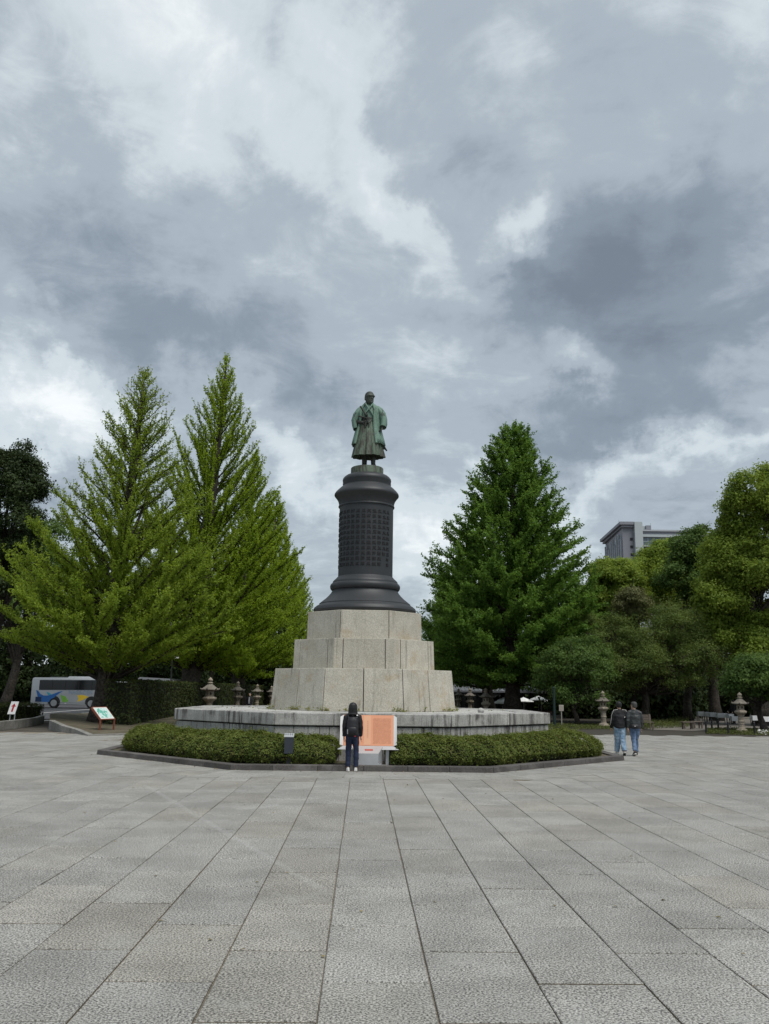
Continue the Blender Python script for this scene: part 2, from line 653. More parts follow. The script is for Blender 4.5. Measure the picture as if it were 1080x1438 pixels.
M_lroof = stone('lantern_roof', (.14, .125, .105), (.24, .215, .18), grain=30, rand=.2)
M_bark = stone('bark', (.034, .029, .024), (.075, .063, .051), grain=9, rand=0, grain_amt=.5, bump_s=.9)
M_black = plain('black_paint', (.018, .019, .021), .5, var=.2)
M_soil = stone('bed_soil', (.085, .072, .05), (.15, .13, .09), grain=18, rand=0, blot=(.07, .085, .03), blot_amt=.8)

# ------------------------------------------------------------------ the ground
def sheet(name, poly, z, mat, kind='structure', sub=0):
    b = MB()
    b.add([(x, y, z) for x, y in poly], [tuple(range(len(poly)))])
    o = b.build(name, mat)
    if kind:
        o['kind'] = kind
    return o


def av_poly(pts):
    return [tuple(AV(u, v).xy) for u, v in pts]


sheet('ground', [(-1500, -200), (1500, -200), (1500, 2500), (-1500, 2500)], -.05, M_ground)
sheet('plaza', av_poly([(-32, -44), (40, -44), (40, 13.2), (-8.3, 13.2), (-8.3, 9.6), (-20, 9.6), (-20, 7), (-32, 7)]), -.018, M_joint)

# granite paving, every stone a slab with open joints
TW, TL = .756, 1.5
pave = bpy.data.objects.new('paving', None)
COL.objects.link(pave)
pave['kind'] = 'structure'
pave.location = S
pave.rotation_euler = (0, 0, YAW)
u_l, v_l = uv_of(G(455, 1438))
u_r, v_r = uv_of(G(607, 1438))
U0 = (u_l + (u_r - TW)) / 2
v_row = uv_of(G(513, 1300))[1]          # a cross joint in the column right of U0
v_end = uv_of(G(513, 1092.5))[1]        # where the columns stop before the border band
A_BAND = -v_end


def slab(w, l, th=.035, ch=.006):
    x, y = w / 2, l / 2
    vs = []
    for z, k in ((-th, 0), (-ch, 0), (0, ch)):
        vs += [(-x + k, -y + k, z), (x - k, -y + k, z), (x - k, y - k, z), (-x + k, y - k, z)]
    fs = [(8, 9, 10, 11)]
    for r in (0, 4):
        fs += [(r + i, r + (i + 1) % 4, r + 4 + (i + 1) % 4, r + 4 + i) for i in range(4)]
    return vs, fs


def clip_out(poly, nx, ny, d):
    out = []
    for (x0, y0), (x1, y1) in zip(poly, poly[1:] + poly[:1]):
        a, c_ = x0 * nx + y0 * ny - d, x1 * nx + y1 * ny - d
        if a >= 0:
            out.append((x0, y0))
        if a * c_ < 0:
            t = a / (a - c_)
            out.append((x0 + t * (x1 - x0), y0 + t * (y1 - y0)))
    if len(out) < 3:
        return None
    ar = abs(sum(p[0] * q[1] - q[0] * p[1] for p, q in zip(out, out[1:] + out[:1]))) / 2
    return out if ar > .03 else None


GW, GL = .012, .024
HW, HL = (TW - GW) / 2, (TL - GL) / 2
slab_me = MB().add(*slab(TW - GW, TL - GL)).mesh('paving_stone')
slab_me.materials.append(M_pave)
slab_me.materials.append(M_joint)


def dirty_sides(me):
    if len(me.materials) < 2:
        me.materials.append(M_joint)
    for p_ in me.polygons:
        if p_.normal.z < .3:
            p_.material_index = 1


dirty_sides(slab_me)
tiles = []
for c in range(-30, 38):
    u = U0 + (c + .5) * TW
    for r in range(-12, 60):
        v = v_row + (r + .5 + (.5 if c % 2 else 0)) * TL
        if v < -27.5 or v > 12.6:
            continue
        dist = [(u * math.cos(R(45 * i)) + v * math.sin(R(45 * i)), i) for i in range(8)]
        dmax, fi = max(dist)
        if dmax < A_BAND - .8:
            continue
        if (u < -7.8 and v > 8.6) or (u < -19 and v > 6):
            continue
        p = AV(u, v)
        q = CAMROT.transposed() @ (p - Vector((0, 0, EYE)))
        if q.z > -1:
            continue
        px, py = q.x / -q.z * FPX + 540, -q.y / -q.z * FPX + 719
        seen = -40 < px < 1120 and py < 1500
        area = (FPX / -q.z) ** 2 * (EYE / p.length)
        cut = None
        if dmax < A_BAND + .9:
            nx, ny = math.cos(R(45 * fi)), math.sin(R(45 * fi))
            cut = clip_out([(u - HW, v - HL), (u + HW, v - HL), (u + HW, v + HL), (u - HW, v + HL)], nx, ny, A_BAND + .006)
            if cut is None:
                continue
            if len(cut) == 4 and cut[4:] == [] and all(a * nx + b_ * ny > A_BAND + .01 for a, b_ in
                    [(u - HW, v - HL), (u + HW, v - HL), (u + HW, v + HL), (u - HW, v + HL)]):
                cut = None
        tiles.append((area if seen else area * .001, u, v, cut))
tiles.sort(key=lambda t: -t[0])
rs0 = np.random.RandomState(3)
rest = MB()
for i, (a_, u, v, cut) in enumerate(tiles):
    dz = rs0.uniform(-.002, .002)
    if cut:
        b = MB().prism(cut, -.035, dz)
        if i < 230:
            dirty_sides(b.build('paving_stone', M_pave, pave).data)
        else:
            rest.add(b.v, b.f)
    elif i < 230:
        o = bpy.data.objects.new('paving_stone', slab_me)
        COL.objects.link(o)
        o.parent = pave
        o.location = (u + rs0.normal(0, .0015), v + rs0.normal(0, .003), dz)
        o.rotation_euler = (rs0.normal(0, .0008), rs0.normal(0, .0012), rs0.normal(0, .0008))
    else:
        vs, fs = slab(TW - GW, TL - GL)
        rest.add([(x + u, y + v, z + dz) for x, y, z in vs], fs)
o = rest.build('far_paving_stone', M_pave, pave); o['kind'] = 'stuff'; dirty_sides(o.data)

# border band of smaller stones following the octagonal kerb
n_b = 9
for face in range(-2, 4):
    for row, (a_out, a_in) in enumerate(((A_BAND - .004, (A_BAND + 8.0) / 2 + .004), ((A_BAND + 8.0) / 2 - .004, 8.012))):
        for k in range(n_b):
            off = .5 * row
            s0, s1 = face + max(0, (k - off) / n_b), face + min(1, (k + 1 - off) / n_b)
            if row and k == 0:
                s0 = face
            b = MB()
            oct_block(b, s0, s1, a_out, a_out, a_in, a_in, -.035, rs0.uniform(-.002, .001), gap=.004)
            dirty_sides(b.build('border_stone', M_pave, pave).data)
            if row and k == n_b - 1:
                b = MB()
                oct_block(b, s1, face + 1, a_out, a_out, a_in, a_in, -.035, -.001, gap=.004)
                dirty_sides(b.build('border_stone', M_pave, pave).data)

# ------------------------------------------------------------------ planter kerb
def av_thing(name, label, cat, u=0, v=0, z=0, rz=0, group=None):
    return thing(name, label, cat, AV(u, v, z), YAW + rz, group)


kerb = av_thing('planter_kerb', 'low octagonal kerb of dark brown stone around the clipped hedge', 'kerb')
kz = .135
for face in range(-2, 4):
    n = 6
    for k in range(n):
        j = .04 * math.sin(face * 3 + k * 5)
        s0 = face + (k + (j if k else 0)) / n
        s1 = face + (k + 1 + (.04 * math.sin(face * 3 + (k + 1) * 5) if k < n - 1 else 0)) / n
        b = MB()
        oct_block(b, s0, s1, 8.0, 7.985, 7.68, 7.69, -.04, kz + rs0.uniform(-.003, .003), .004)
        b.build('kerb_stone', M_kerb, kerb, bevel=.015)
b = MB()
b.prism([octp(7.72, i) for i in range(8)], -.03, .09)
soil = b.build('planter_soil', M_soil)
soil.location = S; soil.rotation_euler = (0, 0, YAW)
soil['kind'] = 'structure'

# ------------------------------------------------------------------ stone platform
ZP = 1.36
plat = av_thing('stone_platform', 'weathered octagonal granite platform with black drip stains under its coping', 'platform')
b = MB(); b.prism([octp(5.74, i) for i in range(8)], 0.05, 1.30); b.build('core', M_core, plat)
for face in range(8):
    n = 3
    cuts = [face, face + .335 + .02 * math.sin(face * 7), face + .665 + .02 * math.cos(face * 5), face + 1]
    for k in range(3):
        b = MB()
        oct_block(b, cuts[k], cuts[k + 1], 5.93, 5.93, 5.0, 5.0, 1.02, ZP + rs0.uniform(-.004, .004), .006)
        b.build('coping_stone', M_cope, plat, bevel=.022)
    m = 14
    ww = rs0.uniform(.6, 1.4, m); ww = np.concatenate([[0], np.cumsum(ww) / ww.sum()])
    for k in range(m):
        b = MB()
        oct_block(b, face + ww[k], face + ww[k + 1], 5.87, 5.87, 5.6, 5.6, .05, .985, .006)
        b.build('wall_stone', M_cope, plat, bevel=.01)
b = MB(); b.prism([octp(5.01, i) for i in range(8)], 1.2, ZP - .02); b.build('top_slab', M_slabtop, plat)

# ------------------------------------------------------------------ stepped pedestal
ped = av_thing('stepped_pedestal', 'three stepped tiers of pale granite blocks carrying the dark column', 'pedestal', 0, 0, ZP - .02)
TIERS = [  # z0, z1, a bottom, a top, joints per face
    (0.0, 2.66 - ZP + .02, 3.05, 2.93, (0, .5)),
    (2.66 - ZP + .02, 3.63 - ZP + .02, 2.37, 2.34, (.15, .85)),
    (3.63 - ZP + .02, 4.58 - ZP + .02, 1.95, 1.93, (0,)),
]
for ti, (z0, z1, a0, a1, js) in enumerate(TIERS):
    b = MB(); b.prism([octp(a0 - .06, i) for i in range(8)], z0, z1 - .012, [octp(a1 - .06, i) for i in range(8)])
    b.build('core', M_core, ped)
    js = sorted(f + j for f in range(8) for j in js)
    js.append(js[0] + 8)
    for s0, s1 in zip(js, js[1:]):
        b = MB()
        oct_block(b, s0, s1, a0, a1, max(.5, a0 - .9), max(.5, a0 - .9), z0 + .003, z1, .013)
        b.build('granite_block', M_ped, ped, bevel=.012)
b = MB(); b.prism([octp(1.2, i) for i in range(8)], 4.3 - ZP, 4.575 - ZP + .02); b.build('top_slab', M_ped, ped)

# weeds along the foot of the pedestal
wr = np.random.RandomState(5)
C = []
for k in range(900):
    s_ = wr.uniform(-1.2, 2.2)
    cl = noise.noise(Vector((s_ * 9, 1.3, 0)))
    if cl < .08:
        continue
    x, y = octp(3.07 + abs(wr.normal(0, .05)) + (wr.uniform(0, 1.8) if wr.rand() < .25 else 0), s_)
    C.append((x, y, .03 + abs(wr.normal(0, .05))))
C = np.array(C)
M_weed = leaf_mat('weed_leaf', (.13, .16, .05), (.3, .3, .12), .3)
me = leaves_mesh('weeds', C, np.tile([0, 0, 1.0], (len(C), 1)), .075, wr, .5, 1.0)
wo = link('weeds', me, M_weed); wo['kind'] = 'stuff'
wo.location = AV(0, 0, ZP - .02); wo.rotation_euler = (0, 0, YAW)
b = MB()
pc = uv_of(P(649, 997.5, DS - 1.0))
b.ball((0, 0, .03), (.11, .09, .09), 9, 6)
pebble = b.build('loose_stone', M_cope, None, 60)
tag(pebble, 'small pale stone lying on the platform right of the pedestal', 'stone')
pebble.location = AV(3.75, -2.3, ZP - .02 + .03)

# ------------------------------------------------------------------ column
def zy(y):       # height on the column axis of a photo row
    return ZT(515, y, DS)


def rpx(half, y):  # half width in photo px -> radius at that height
    q = CAMROT.transposed() @ (Vector((S.x, DS, zy(y))) - Vector((0, 0, EYE)))
    return half * -q.z / FPX


colm = av_thing('memorial_column', 'dark bronze column covered in raised vertical writing below a flared cap', 'column', 0, 0, 0)
def prof(rows):
    return [(rpx(h, y), zy(y)) for h, y in rows]


z_t = 4.58
base = [(1.70, z_t + .0), (1.775, z_t + .05), (1.80, z_t + .12), (1.775, z_t + .20), (1.69, z_t + .27), (1.63, z_t + .30), (1.60, z_t + .33),
        (1.60, z_t + .355)]
base += prof([(59.5, 845.5), (55, 842), (51, 838), (48, 834.5), (46.2, 831.5), (45.9, 830.2)])
base += prof([(47.6, 829.6), (48.8, 827.6), (49.2, 825), (48.6, 822.6), (47, 820.8), (45.8, 820.2), (45.6, 819.0), (45.2, 817.6), (43.6, 816), (41.2, 813.8), (39.5, 812), (38.6, 811)])
b = MB(); b.lathe(base, 96, cap=True); b.build('base_moulding', M_iron, colm, 35)
b = MB(); b.lathe(prof([(38.2, 811.5), (37.9, 760), (37.7, 713.5)]), 96); b.build('shaft', M_iron, colm, 35)
cap_ = prof([(38.0, 714), (39.2, 713.6), (39.4, 712.6), (39.0, 711.6), (38.4, 711), (38.9, 708), (40.2, 704.2), (42.4, 700.8), (44.6, 698.4), (45.2, 697.0),
             (44.9, 695.0), (43.4, 692.8), (41.3, 690.6), (39.2, 688.6), (37.2, 686.8), (35.0, 685.0), (33.7, 683.9), (33.5, 682.4), (33.9, 681.6), (33.6, 678),
             (33.9, 677.4), (34.1, 675.8), (33.6, 673.6), (32, 671.6), (29.4, 669.6), (26.5, 668.4), (24, 668)])
b = MB(); b.lathe(cap_, 96); b.build('cap_moulding', M_iron, colm, 35)

# raised writing: columns of characters round the shaft (strokes as small raised bars)
gz0, gz1 = zy(800), zy(720.5)
rad = rpx(37.9, 760) + .004
ncol, nrow = 31, 11
gm = MB()
gr = random.Random(11)
gw = 2 * PI * rad / ncol * .72
gh = (gz1 - gz0) / nrow * .70
for ci in range(ncol):
    th0 = -PI / 2 + (ci + .5) * 2 * PI / ncol
    if .97 < (th0 + PI / 2) % (2 * PI) < 1.9:   # the plain strip to the right
        continue
    nr = nrow if gr.random() < .8 else nrow - gr.randint(1, 5)
    for ri in range(nr):
        zc = gz1 - (ri + .5) * (gz1 - gz0) / nrow
        st = []
        kind = gr.random()
        nh = gr.randint(2, 4)
        for k in range(nh):
            yy = gh * (-.42 + .84 * (k + .5) / nh) + gr.uniform(-.01, .01)
            st.append((-gw * gr.uniform(.25, .5), yy, gw * gr.uniform(.25, .5), yy + gh * gr.uniform(0, .06)))
        xx = gw * gr.choice((-.25, 0, .05, .25))
        st.append((xx, -gh * gr.uniform(.2, .5), xx, gh * gr.uniform(.3, .5)))
        if kind < .6:
            st.append((0, gh * .1, -gw * .48, -gh * .48)); st.append((0, gh * .1, gw * .48, -gh * .46))
        if kind > .5:
            xx = -gw * .42
            st.append((xx, -gh * .45, xx, gh * .4))
        w = .017
        for x0, y0, x1, y1 in st:
            dx, dy = x1 - x0, y1 - y0
            ln = math.hypot(dx, dy) + 1e-6
            nx, ny = -dy / ln * w / 2, dx / ln * w / 2
            quad = [(x0 + nx, y0 + ny), (x1 + nx, y1 + ny), (x1 - nx, y1 - ny), (x0 - nx, y0 - ny)]
            vs = []
            for dr in (-.012, .014):
                for x, y in quad:
                    th = th0 + x / rad
                    vs.append(((rad + dr) * math.cos(th), (rad + dr) * math.sin(th), zc + y))
            gm.add(vs, [(4, 5, 6, 7), (0, 1, 5, 4), (1, 2, 6, 5), (2, 3, 7, 6), (3, 0, 4, 7)])
M_glyph = plain('inscription_bronze', (.024, .025, .027), .55, .25, var=.2, spec=.4)
o = gm.build('inscription', M_glyph, colm); o['kind'] = 'stuff'

# a few dry leaves and bits of litter blown against the kerb and over the plaza
lr = np.random.RandomState(17)
LC = []
for k in range(260):
    if k < 170:
        x, y = octp(8.03 + abs(lr.normal(0, .12)), lr.uniform(-1, 2))
        q_ = AV(x, y)
    else:
        q_ = AV(lr.uniform(-9, 9), lr.uniform(-24, -9))
    LC.append((q_.x, q_.y, .008))
LC = np.array(LC)
M_litter = leaf_mat('dry_leaf', (.10, .085, .04), (.34, .27, .13), .1)
lo_ = link('leaf_litter', leaves_mesh('leaf_litter', LC, np.tile([0, 0, 1.0], (len(LC), 1)), .05, lr, .6, .18), M_litter)
lo_['kind'] = 'stuff'

# ------------------------------------------------------------------ clipped azalea hedge round the platform
M_twig = plain('hedge_twigs', (.018, .020, .010), .95, var=.4, scale=20)
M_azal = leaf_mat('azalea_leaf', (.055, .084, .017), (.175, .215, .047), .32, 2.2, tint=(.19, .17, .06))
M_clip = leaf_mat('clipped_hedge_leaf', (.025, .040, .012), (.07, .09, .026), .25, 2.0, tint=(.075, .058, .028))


def smooth_noise(P3, sc, seed=0.0):
    """cheap vectorised lumpy noise"""
    x, y, z = (P3 * sc).T
    return (np.sin(x * 1.7 + seed) * np.sin(y * 1.9 + seed * 2.1) + np.sin(z * 2.3 + x * .7 + seed) * .6 + np.sin(x * 3.7 + y * 2.9 + seed * 1.3) * .5
            + np.sin(y * 5.3 - z * 4.1 + seed * .7) * .35 + np.sin(x * 7.9 + z * 6.1 + y * 1.1) * .3) / 2.75


def ring_hedge(label, s0, s1, n_leaf, seed, group):
    rs = np.random.RandomState(seed)
    root = av_thing('clipped_hedge', label, 'hedge', 0, 0, .08, 0, group)
    # cross-section (apothem, z): outer foot -> outer shoulder -> top -> inner
    sec = [(7.40, .02), (7.54, .24), (7.42, .46), (7.16, .62), (6.8, .71), (6.4, .72), (6.05, .66), (5.95, .45)]
    sec = np.array(sec)
    L = np.concatenate([[0], np.cumsum(np.linalg.norm(np.diff(sec, axis=0), axis=1))])

    def secp(t):
        return np.stack([np.interp(t * L[-1], L, sec[:, 0]), np.interp(t * L[-1], L, sec[:, 1])], -1)

    def octv(a, s):
        i = np.floor(s); f = s - i
        ang = np.array(OCT_A)
        p, q = ang[(i.astype(int)) % 8], ang[(i.astype(int) + 1) % 8]
        r = a * OC
        # rounded corners
        x, y = r * ((1 - f) * np.cos(p) + f * np.cos(q)), r * ((1 - f) * np.sin(p) + f * np.sin(q))
        rad_ = np.hypot(x, y)
        lim = a * 1.055
        k = np.where(rad_ > lim, lim / rad_, 1.0)
        return np.stack([x * k, y * k], -1)

    def endk(s):
        w = .045
        return np.clip(np.minimum(s - s0, s1 - s) / w, 0, 1)
    s = rs.uniform(s0, s1, n_leaf)
    t = rs.uniform(0, 1, n_leaf) ** .85
    c = secp(t)
    c2 = secp(np.clip(t + .01, 0, 1)) - secp(np.clip(t - .01, 0, 1))
    nr = np.stack([c2[:, 1], -c2[:, 0]], -1); nr /= np.linalg.norm(nr, axis=1, keepdims=True) + 1e-9
    xy = octv(c[:, 0], s)
    ek = np.sqrt(1 - (1 - endk(s)) ** 2)
    P3 = np.stack([xy[:, 0], xy[:, 1], c[:, 1] * (.55 + .45 * ek)], -1)
    rd = xy / np.linalg.norm(xy, axis=1, keepdims=True)
    N = np.stack([rd[:, 0] * nr[:, 0], rd[:, 1] * nr[:, 0], nr[:, 1]], -1)
    d = smooth_noise(P3, 2.3, seed) * .115 + smooth_noise(P3, 8, seed + 1) * .05 + rs.normal(0, .018, n_leaf)
    inward = (1 - ek) * .15
    P3 = P3 + N * (d - .03 - inward)[:, None]
    P3[:, 2] = np.maximum(P3[:, 2], .02)
    # sprigs that stand out of the clipped face
    sp = rs.choice(n_leaf, n_leaf // 12, replace=False)
    P3[sp] += N[sp] * np.abs(rs.normal(.05, .025, len(sp)))[:, None]
    me = leaves_mesh('leaves', P3, N + np.array([0, 0, .5]), .062, rs, .55, .55)
    link('leaves', me, M_azal, root)
    b = MB()
    ss = np.linspace(s0 + .01, s1 - .01, max(8, int((s1 - s0) * 16)))
    tt = np.linspace(0, 1, 10)
    rings = []
    for s_ in ss:
        cc = secp(tt)
        e_ = float(endk(np.array([s_]))[0]) ** .5
        xy_ = octv(cc[:, 0], np.full(len(tt), s_))
        rd_ = xy_ / np.linalg.norm(xy_, axis=1, keepdims=True)
        cen = 6.75
        ring = []
        for (x, y), (a_, z_), (rx_, ry_) in zip(xy_, cc, rd_):
            k = -(.16 if a_ > cen else -.1)
            ring.append((x + rx_ * k, y + ry_ * k, max(0.0, z_ * (.5 + .5 * e_) - .15)))
        rings.append(ring)
    b.loft(rings)
    b.build('twigs', M_twig, root)
    return root


ring_hedge('rounded azalea hedge left of the orange board, with the dark post in it', -1.3, .385, 46000, 3, 'clipped hedges round the platform')
ring_hedge('rounded azalea hedge right of the orange board', .618, 2.35, 46000, 8, 'clipped hedges round the platform')


# box-shaped hedges along the road and the avenue
def box_hedge(name, label, a, b_, w, h, n, seed, leaf=.09, mat=None, cat='hedge', group=None, z0=0.0, lump=1.0):
    """hedge from a to b_ (world xy), thickness w to the left of the run"""
    rs = np.random.RandomState(seed)
    a, b_ = Vector((*a, 0)), Vector((*b_, 0))
    L = (b_ - a).length
    root = thing(name, label, cat, (a.x, a.y, z0), math.atan2(b_.y - a.y, b_.x - a.x), group)
    # front (y=0), top, ends, back
    areas = np.array([L * h, L * w, w * h, w * h])
    f = rs.choice(4, n, p=areas / areas.sum())
    u, v = rs.rand(n), rs.rand(n)
    P3 = np.zeros((n, 3)); N = np.zeros((n, 3))
    for k, (pf, nf) in enumerate((((u * L, 0 * u, v * h), (0, -1, 0)), ((u * L, v * w, h + 0 * u), (0, 0, 1)), ((0 * u, u * w, v * h), (-1, 0, 0)), ((L + 0 * u, u * w, v * h), (1, 0, 0)))):
        mk = f == k
        P3[mk] = np.stack([np.broadcast_to(q_, (n,))[mk] for q_ in pf], -1); N[mk] = nf
    d = (smooth_noise(P3, 2.2, seed) * .07 + smooth_noise(P3, 6, seed + 2) * .04) * lump + rs.normal(0, .025, n)
    P3 += N * (d - .02)[:, None]
    me = leaves_mesh('leaves', P3, N + np.array([0, 0, .4]), leaf, rs, .6, .55)
    link('leaves', me, mat or M_clip, root)
    bb = MB(); bb.box((L / 2, w / 2, h / 2 - .06), (L - .25, w - .25, h - .14)); bb.build('twigs', M_twig, root)
    return root


hp1, hp2 = G(163, 1010.2), G(268, 1009.5)
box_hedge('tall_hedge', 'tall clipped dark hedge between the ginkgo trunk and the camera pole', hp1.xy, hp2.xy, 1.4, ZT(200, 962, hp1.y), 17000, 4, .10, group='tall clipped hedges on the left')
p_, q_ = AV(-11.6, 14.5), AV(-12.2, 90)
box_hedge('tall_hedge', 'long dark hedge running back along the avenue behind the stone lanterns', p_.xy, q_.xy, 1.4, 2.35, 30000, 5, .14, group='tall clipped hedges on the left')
for o_ in [COL.objects[-1]]:
    pass
q0, q1 = G(-45, 1019), G(60, 1013.2)
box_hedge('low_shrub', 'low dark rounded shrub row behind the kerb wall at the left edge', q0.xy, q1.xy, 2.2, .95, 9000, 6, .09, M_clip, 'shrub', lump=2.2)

# ------------------------------------------------------------------ trees
M_gk1 = leaf_mat('ginkgo_leaf_young', (.14, .225, .022), (.30, .40, .052), .50, .5)
M_gk2 = leaf_mat('ginkgo_leaf_fresh', (.15, .245, .017), (.31, .425, .037), .50, .5)
M_gk3 = leaf_mat('ginkgo_leaf_deep', (.070, .155, .024), (.17, .295, .05), .44, .6)
M_camphor = leaf_mat('camphor_leaf', (.105, .17, .024), (.28, .37, .06), .42, .9, tint=(.33, .39, .08))
M_dark = leaf_mat('evergreen_leaf', (.016, .030, .010), (.048, .072, .022), .22, .5)
M_mid = leaf_mat('broad_leaf', (.048, .096, .024), (.13, .205, .05), .38, .5)
M_cherry = leaf_mat('cherry_leaf', (.060, .10, .025), (.17, .225, .055), .38, .6, tint=(.125, .13, .055))
M_brown = leaf_mat('flowering_leaf', (.10, .11, .04), (.19, .195, .085), .25, 1.2)


def bez(p0, p1, p2, n):
    return [p0 * (1 - t) ** 2 + p1 * 2 * t * (1 - t) + p2 * t * t for t in [k / (n - 1) for k in range(n)]]


def tubes_np(segs, n=3):
    """many thin straight twigs: list of (a, b, ra, rb) -> V, F"""
    A = np.array([s[0] for s in segs], float); B = np.array([s[1] for s in segs], float)
    ra = np.array([s[2] for s in segs]); rb = np.array([s[3] for s in segs])
    D = B - A; D /= np.linalg.norm(D, axis=1, keepdims=True) + 1e-9
    U = np.cross(D, np.where(np.abs(D[:, 2:3]) > .9, [[1., 0, 0]], [[0, 0, 1.]])); U /= np.linalg.norm(U, axis=1, keepdims=True) + 1e-9
    W = np.cross(D, U)
    V = []
    for P_, r_ in ((A, ra), (B, rb)):
        for k in range(n):
            t = 2 * PI * k / n
            V.append(P_ + (U * math.cos(t) + W * math.sin(t)) * r_[:, None])
    V = np.stack(V, 1).reshape(-1, 3)
    base = (np.arange(len(segs)) * 2 * n)[:, None, None]
    F = np.array([[k, (k + 1) % n, n + (k + 1) % n, n + k] for k in range(n)])[None] + base
    return V, F.reshape(-1, 4)


def ginkgo(label, loc, H, prof, r0, seed, mat, n_limb=100, lean=(0, 0), asc=(.25, 1.3), fork=None, shoot=(1.0, .75), dens=16, leaf=.12, up=.35, zmin=.16,
           group='ginkgo trees lining the avenue', wig=.25, sparse=None, tuft=.055, irr=.5):
    """prof: list of (height fraction, crown radius); asc: how far limbs rise per metre outwards, bottom and top"""
    rs = np.random.RandomState(seed)
    root = thing('ginkgo_tree', label, 'tree', loc, 0, group)
    ph, pr = np.array(prof).T
    # trunk
    tp, tr = [], []
    for k in range(15):
        t = k / 14
        z = H * t * .985
        off = wig * np.array([math.sin(t * 7 + seed), math.cos(t * 6 + seed * 2)]) * t * (1 - t) * 2
        tp.append(Vector((lean[0] * t ** 1.2 + off[0], lean[1] * t + off[1], z)))
        tr.append(r0 * ((1 - t) ** .8) * (1 + .7 * math.exp(-z / .5)) + .02)

    def trunk_at(z):
        t = min(max(z / (H * .985), 0), .999) * 14
        i = int(t)
        return tp[i].lerp(tp[i + 1], t - i), tr[i] + (tr[i + 1] - tr[i]) * (t - i)
    b = MB()
    b.tube([p + Vector((0, 0, -.1 if i == 0 else 0)) for i, p in enumerate(tp)], tr, 12)
    for i in range(len(b.v)):                       # furrowed, irregular bole
        x, y, z = b.v[i]
        n_ = noise.noise(Vector((x * 3, y * 3, z * .6))) * .12 * r0
        d_ = Vector((x, y, 0)) - Vector((trunk_at(z)[0].x, trunk_at(z)[0].y, 0))
        if d_.length > 1e-4:
            d_.normalize(); b.v[i] = (x + d_.x * n_, y + d_.y * n_, z)
    if fork:
        for (z0_, az_, out_, z1_, r_) in fork:
            p0, _ = trunk_at(z0_)
            p2 = p0 + Vector((math.cos(az_) * out_, math.sin(az_) * out_, z1_ - z0_))
            p1 = p0 + Vector((math.cos(az_) * out_ * .8, math.sin(az_) * out_ * .8, (z1_ - z0_) * .35))
            b.tube(bez(p0, p1, p2, 8), [r_ * (1 - .7 * k / 7) for k in range(8)], 8)
    segs, C, N, S_ = [], [], [], []
    for i in range(n_limb):
        t = zmin + (1 - zmin) * ((i + rs.uniform(.1, .9)) / n_limb) ** .92     # height fraction of the limb's tip
        R_ = np.interp(t, ph, pr) * rs.uniform(.74, 1.06)
        a_ = i * 2.39996 + rs.normal(0, .25)
        R_ *= 1 + irr * .13 * math.sin(2 * a_ + seed) + irr * .08 * math.sin(5 * a_ + t * 9 + seed)
        rise = (asc[0] + (asc[1] - asc[0]) * t) * rs.uniform(.75, 1.3)
        ztip = t * H
        zroot = max(.11 * H, ztip - R_ * rise * rs.uniform(.8, 1.1))
        p0, rr = trunk_at(zroot)
        ptrunk, _ = trunk_at(ztip)
        dirv = Vector((math.cos(a_), math.sin(a_), 0))
        p2 = Vector((ptrunk.x, ptrunk.y, ztip)) + dirv * R_
        p1 = p0.lerp(p2, .55) + Vector((0, 0, -.10 * R_ * rise + (.12 * R_ if t < .35 else 0))) + Vector((rs.normal(0, .09 * R_), rs.normal(0, .09 * R_), rs.normal(0, .04 * R_)))
        pts = bez(p0, p1, p2, 6)
        L = sum((q - p).length for p, q in zip(pts, pts[1:]))
        r1 = min(rr * .5, .02 + L * .013)
        for k in range(5):
            segs.append((pts[k], pts[k + 1], r1 * (1 - .16 * k), r1 * (1 - .16 * (k + 1))))
        low = max(0.0, 1 - t / .62)
        ns = max(4, int(L * (4.6 + 2.2 * low)))
        dens_k = dens if sparse is None else dens * np.interp(t, *sparse)
        for j in range(ns):
            s_ = .18 + .82 * (j + rs.rand()) / ns
            if s_ * R_ < .35 and t < .8:
                continue
            q = s_ * 4.999; k = min(int(q), 4)
            o = pts[k].lerp(pts[k + 1], q - k)
            tg = (pts[k + 1] - pts[k]).normalized()
            rv = Vector(rs.normal(0, 1, 3)); rv.normalize(); rv.z *= 1 - .75 * min(1, low * 1.3)
            dv = tg * .8 + rv * .62 + Vector((0, 0, up * (1 - .8 * low))); dv.normalize()
            ln = rs.uniform(shoot[1], 1.15) * shoot[0] * (1.15 - .45 * s_) * (1 + .35 * low) * (1.0 if R_ > 1 else max(.55, R_))
            e = o + dv * ln
            segs.append((o, e, .014, .006))
            m = max(2, int(ln * dens_k))
            tt = (np.arange(m) + rs.rand(m)) / m
            base = np.array(o)[None] + np.array(dv)[None] * (ln * tt)[:, None]
            off = rs.normal(0, tuft * (1 + .4 * low), (m, 3))
            C.append(base + off); N.append(off * 4 + np.array([0, 0, .5])); S_.append(np.full(m, leaf) * (1.1 - .35 * tt))
    C = np.concatenate(C); N = np.concatenate(N); S_ = np.concatenate(S_)
    tk = b.build('trunk', M_bark, root, 180)
    V, F = tubes_np(segs)
    link('branches', np_mesh('branches', V, F), M_bark, root)
    me = leaves_mesh('crown', C, N, S_, rs, .85, .6, True)
    link('crown', me, mat, root)
    return root


